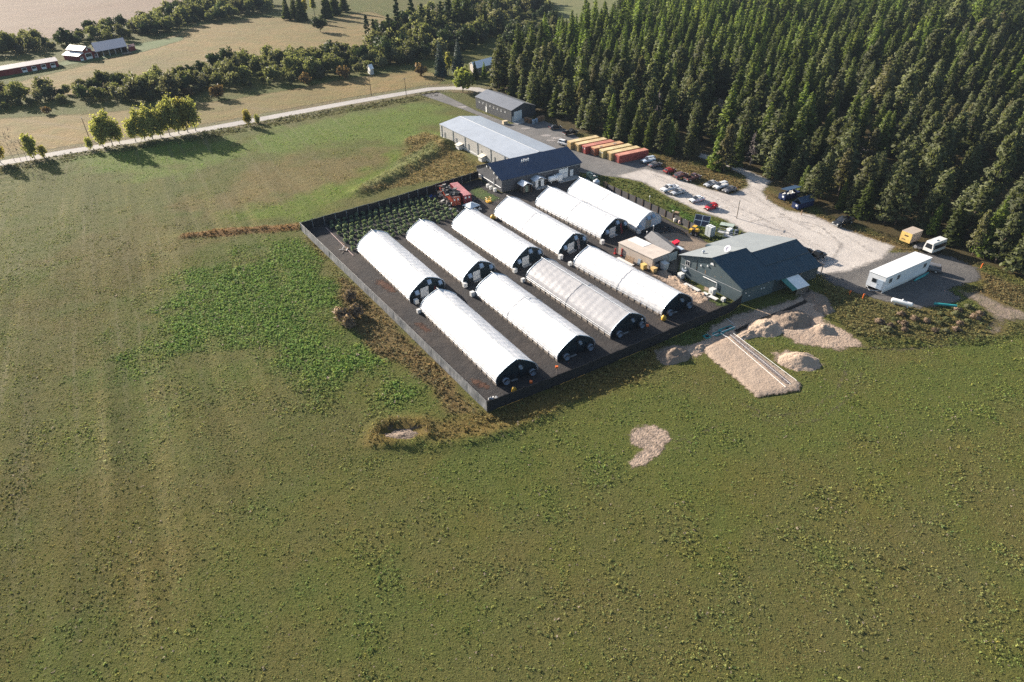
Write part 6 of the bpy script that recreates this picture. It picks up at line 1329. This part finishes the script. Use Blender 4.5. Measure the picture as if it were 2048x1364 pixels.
def acbox(px, py, lb, s=1.0, ang=AX):
    e = small('air_unit', px, py, lb, 'air unit', ang, .04); MB().box(-.45*s, .45*s, -.5*s, .5*s, .05, 1.15*s).build('casing', m_offwhite, e); MB().lathe([(.32*s, 0), (.32*s, .03), (.1*s, .05)], 12, T(-.452*s, 0, .62*s)@RY(-pi/2)).build('fan_grille', m_trim, e); MB().box(-.4*s, .4*s, -.45*s, .45*s, 0, .048).build('base', m_conc, e)
acbox(1424, 588, 'white air unit with round fan under the bent wall pipe', 1.2); acbox(1446, 603, 'small white box near the fence end of the gable wall', .8); acbox(1361, 557, 'white air unit at the far corner of the gable wall', 1.2)
for px, py, L, lb in [(1383, 578, 4.2, 'long white sheet lying on the spoil beside the gable wall'), (1412, 592, 1.8, 'short white sheet near the round fan unit'), (1424, 598, 2.6, 'white sheet lying lowest beside the gable wall')]:
    e = small('sheet', px, py, lb, 'sheet', radians(-53), .35); MB().box(-L/2, L/2, -.5, .5, .1, .2).build('panel', m_offwhite, e); MB().box(-L*.4, -L*.4+.2, -.4, .4, -.3, .097).box(L*.4-.2, L*.4, -.4, .4, -.3, .097).build('bearer', m_oldwood, e)
acbox(833, 607, 'white heater box at the foot of the leftmost back row greenhouse', .9, radians(-56)); acbox(930, 574, 'white heater box at the foot of the second back row greenhouse', .9, radians(-56)); acbox(1030, 545, 'white heater box at the foot of the puckered greenhouse', .9, radians(-56)); acbox(1121, 518, 'white heater box at the foot of the greenhouse with the pale ladder', .95, radians(-56)); acbox(1204, 488, 'white heater box between the two right back row greenhouses', .95, radians(-56)); acbox(1277, 467, 'white heater box at the white ended greenhouse', .9, radians(-56))
acbox(838, 626, 'white box behind the front row greenhouse nearest the corner', .8, radians(-56)); acbox(945, 592, 'white box behind the second front row greenhouse', .95, radians(-56)); acbox(1046, 564, 'white box behind the grey covered greenhouse', .8, radians(-56)); acbox(1140, 531, 'white box behind the front greenhouse next to the green building', .8, radians(-56))
for px, py, lb in [(976, 375, 'pale box on the ground by the gable of the blue roofed building, farthest left'), (982, 379, 'middle pale box by the gable of the blue roofed building'), (990, 383, 'pale box nearest the corner of the blue roofed building')]: acbox(px, py, lb, .9)
# ladders
for k, y, lb in [('E', .71, 'short red ladder on the leftmost back row greenhouse'), ('H', .64, 'pale ladder leaning beside the door of the fourth back row greenhouse'), ('I', .70, 'red ladder on the end wall next to the white ended greenhouse')]:
    S = GH[k]; e = empty('ladder', loc(S, S.L+.02, S.W*y), S.ang); tag(e, lb, 'ladder'); m_ = m_red if k != 'H' else mat('ladder_pink', (.6, .42, .4), .5); top = 2.6 if k != 'E' else 1.6
    for s in (-.22, .22): MB().tube([(.9, s, 0), (.12, s, top)], .04, 4).build('rail', m_, e)
    for q in range(int(top/.28)-1): t = (q+.8)*.28/top; MB().tube([(.9-.78*t, -.22, top*t), (.9-.78*t, .22, top*t)], .03, 4).build('rung', m_offwhite if k == 'H' else m_, e)
# odds and ends in the compound
e = small('canopy_tent', 943, 417, 'pale blue pop up canopy beside the dark red container', 'canopy', a1+.3, .03); MB().add([(-1.9, -1.9, 1.0), (1.9, -1.9, 1.0), (1.9, 1.9, 1.0), (-1.9, 1.9, 1.0), (0, 0, 1.9)], [(0, 1, 4), (1, 2, 4), (2, 3, 4), (3, 0, 4)]).build('roof', mat('canopy_blue', (.45, .52, .58), .6), e); [MB().tube([(x, y, 0), (x, y, 1.0)], .04, 4).build('leg', m_galv, e) for x in (-1.8, 1.8) for y in (-1.8, 1.8)]
e = small('work_cage', 977, 404, 'small yellow work cage on the gravel near the blue roofed building', 'cage', AX, .03); MB().box(-.7, .7, -.7, .7, .05, .35).build('base', m_yellow, e)
for z in (.8, 1.3): MB().tube([(-.65, -.65, z), (.65, -.65, z), (.65, .65, z), (-.65, .65, z), (-.65, -.65, z)], .05, 4).build('rail', m_yellow, e)
[MB().tube([(x, y, .35), (x, y, 1.3)], .05, 4).build('upright', m_yellow, e) for x in (-.65, .65) for y in (-.65, .65)]
def drum(px, py, lb, r_=.55): e = small('yellow_drum', px, py, lb, 'drum', 0, .03); MB().lathe([(r_*.7, 0), (r_, .3), (r_*1.05, .7), (r_*.6, 1.15), (.08, 1.3)], 14).build('shell', m_yellow, e, True); MB().lathe([(.14, 1.25), (.14, 1.4)], 8).build('cap', m_black, e)
drum(986, 438, 'round yellow drum at the back corner of the fourth back row greenhouse', .7); drum(1327, 641, 'yellow drum at the front corner of the last front row greenhouse'); drum(1028, 785, 'yellow drum by the front fence below the nearest greenhouse', .5)
for px, py, lb in [(900, 421, 'heap of white sacks at the corner of the planted grid'), (909, 424, 'second heap of white sacks near the third back row greenhouse'), (954, 421, 'single white bucket sack beside the pale blue canopy'), (984, 800, 'crumpled white plastic in the front fence corner'), (862, 394, 'blue tarp bundle beside the scrap heap')]:
    e = small('sack_heap', px, py, lb, 'sacks', 0, .03); heap('sacks', e, [(0, 0, 0), (.5, .2, 0), (-.5, .1, 0)], .55, m_blue if px == 862 else m_offwhite, 7, px, .5)
e = small('timber', 690, 500, 'scattered timber and pipes at the left corner of the planted grid', 'timber', radians(-50), .03)
rr = np.random.default_rng(9)
for k in range(16): x, y, a = rr.normal(0, 1.6), rr.normal(0, .9), rr.normal(0, .5); l = rr.uniform(.6, 2.2); MB().box(-l/2, l/2, -.05, .05, .02, .1, T(x, y, rr.uniform(0, .2))@RZ(a)).build('plank', rnd.choice([m_wood, m_offwhite, m_oldwood, m_red]), e)
for px1, py1, px2, py2, lb in [(651, 455, 707, 512, 'pale timber edging along the left side of the planted grid'), (867, 402, 917, 436, 'pale timber edging along the right side of the planted grid')]: gpipe('edging', [(px1, py1), (px2, py2)], .07, mat('pink_wood', (.5, .36, .33), .7), lb, .1)
for px, py, lb in [(1028, 235, 'pale wooden box at the corner of the charcoal barn')]: pass
e = small('crate', 1010, 248, 'pale cream crate beside the charcoal barn corner', 'crate', AX, .04); MB().box(-.9, .9, -.7, .7, 0, 1.1).build('box', mat('cream_crate', (.58, .47, .32), .7), e); MB().box(-1.0, 1.0, -.8, .8, 1.103, 1.2).build('lid', mat('cream_crate', (.58, .47, .32)), e)
for i, (px, py, c, lb) in enumerate([(1053, 244, (.30, .17, .09), 'brown stacked pallets left of the drums at the barn'), (1060, 246, (.24, .14, .08), 'dark brown pallet stack in the middle of the barn row'), (1078, 243, (.28, .16, .09), 'right hand brown pallet stack by the barn'), (1085, 241, (.30, .18, .10), 'farthest pallet stack against the trees by the barn')]):
    e = small('pallet_stack', px, py, lb, 'pallets', AX, .04, 'pallet stacks by the barn'); [MB().box(-.7, .7, -.7, .7, .3*k, .3*k+.22).build('pallet', mat('pal%d' % i, c, .8), e) for k in range(6)]
for px, py, lb in [(1067, 248, 'left pale drum in front of the barn pallets'), (1073, 246, 'right pale drum in front of the barn pallets')]:
    e = small('white_drum', px, py, lb, 'drum', 0, .04); MB().lathe([(.6, 0), (.6, 1.5), (.45, 1.65)], 14).build('shell', m_hood, e); MB().lathe([(.62, .7), (.62, .8)], 14).build('hoop', m_trim, e)
for px, py, lb, h in [(1699, 588, 'red flag marker in the shaded weeds behind the office trailer', .9), (1725, 598, 'orange marker post at the corner of the gravel pad', 1.3), (1962, 536, 'orange marker at the forest side of the gravel pad', 1.2), (1533, 400, 'pale bollard at the entrance of the forest track', 1.4), (1602, 430, 'pale bollard in front of the right skip', 1.4)]:
    e = small('marker_post', px, py, lb, 'marker'); c = m_wood if 'bollard' in lb else m_orange; MB().tube([(0, 0, 0), (0, 0, h)], .12, 6).build('post', c, e); MB().box(-.02, .22, -.05, .05, h*.75, h).build('flag', c, e)

# ------------------------------------------------------------------ worn tracks in the grass
m_rut = soil('worn_rut', (.16, .125, .085), (.12, .10, .06), (.20, .16, .115), 2.5, .6, .2, (.9, 1.3), .05)
for i, (pts_, w_, lb) in enumerate([([(1480, 806), (1540, 832), (1610, 826), (1668, 790), (1690, 748), (1690, 722)], .7, 'inner curved wheel rut below the levelled sand bed'), ([(1500, 826), (1560, 852), (1640, 838), (1700, 796), (1722, 744)], .7, 'outer curved wheel rut below the levelled sand bed'),
    ([(1690, 690), (1800, 700), (1900, 690), (1965, 668), (1992, 640)], 1.2, 'worn rut curving round the weed bank'), ([(1345, 885), (1400, 868), (1440, 850)], .5, 'faint rut leaving the heart shaped sand patch'), ([(1332, 905), (1392, 880)], .4, 'second faint rut leaving the heart shaped sand patch')]):
    sheet('wheel_rut', ribbon(WP(pts_), w_), .03+.004*i, m_rut, .4, 1.5, lb, 'rut')
m_litter = soil('leaf_litter', (.10, .05, .035), (.13, .07, .045), (.06, .04, .03), 3, .8, .3, (1.2, .8), .05)
for i, (px, py, rx, ry) in enumerate([(772, 572, 2.2, 5.0), (845, 655, 1.6, 3.0), (960, 768, 2.0, 2.4), (1330, 460, 1.5, 1.5)]):
    x, y = at(px, py); sheet('leaf_litter', [(x+rx*cos(t)*.8-ry*.5*sin(t), y+ry*sin(t)*.7) for t in np.linspace(0, 2*pi, 14, endpoint=False)], .036+.002*i, m_litter, .5, 1.5, 'rusty leaf litter on the dark gravel inside the compound', 'litter')

# ------------------------------------------------------------------ the air
def haze(density):
    me = MB().box(-1600, 1600, -60, 1700, -3, 80).mesh('haze'); N = NT('haze_air'); N.t.nodes.remove(N.b)
    v = N.n('ShaderNodeVolumePrincipled'); v.inputs['Color'].default_value = (.15, .185, .235, 1); v.inputs['Density'].default_value = density; v.inputs['Anisotropy'].default_value = 0
    N.link(v.outputs[0], N.o.inputs['Volume']); tag(link_mesh('haze', me, N.m), 'thin bluish air over the far fields and forest', 'haze', kind='stuff')
haze(.00020)
scene.cycles.volume_bounces = 0; scene.cycles.volume_max_steps = 64

m_grut = soil('gravel_rut', (.34, .31, .285), (.28, .255, .235), (.38, .35, .32), 2.5, .5, .12, (1.2, 1.6), .02, None, .25)
for i, (pts_, w_) in enumerate([([(1300, 346), (1400, 386), (1500, 426), (1600, 472), (1660, 505)], .9), ([(1310, 356), (1400, 395), (1500, 436), (1590, 482), (1640, 525)], .8), ([(1495, 445), (1560, 434), (1640, 452), (1684, 490), (1664, 520), (1596, 528)], 1.3), ([(1545, 420), (1610, 450), (1690, 470), (1745, 505)], .9), ([(1490, 372), (1520, 402), (1580, 440), (1650, 472)], .8)]):
    sheet('wheel_mark', ribbon(WP(pts_), w_), .066+.004*i, m_grut, .6, 1.8, 'curved darker wheel mark on the pale gravel car park', 'wheel mark')
m_pp = soil('pale_patch', (.34, .31, .29), (.28, .26, .245), (.38, .35, .33), 2, .5, .1, (.8, .6), .02)
for i, (px, py, r_) in enumerate([(1092, 271, 1.6), (1112, 276, 1.6), (1102, 281, 1.4), (1050, 257, 1.5), (925, 214, 1.6)]):
    x, y = at(px, py); sheet('pale_patch', [(x+r_*1.5*cos(t), y+r_*sin(t)) for t in np.linspace(0, 2*pi, 12, endpoint=False)], .042+.002*i, m_pp, .5, 1.2, 'worn pale patch in the grey asphalt lot', 'patch')

m_weedy = soil('weedy_ground', (.07, .115, .03), (.10, .12, .04), (.05, .08, .025), 3, .9, .3, (1.6, 1.0), .12)
for i, (pl, lb) in enumerate([([(938, 380), (958, 372), (985, 388), (1003, 396), (985, 405), (960, 400), (945, 392)], 'green weeds by the gable of the blue roofed building'), ([(1395, 575), (1430, 590), (1475, 610), (1470, 620), (1430, 612), (1408, 598)], 'green weeds at the foot of the weathered gable wall'), ([(1420, 470), (1450, 466), (1485, 478), (1470, 490), (1440, 486)], 'green weeds round the rack frames and portable toilet')]):
    sheet('weed_patch', WP(pl), .086+.004*i, m_weedy, .5, 1.6, lb, 'weeds')
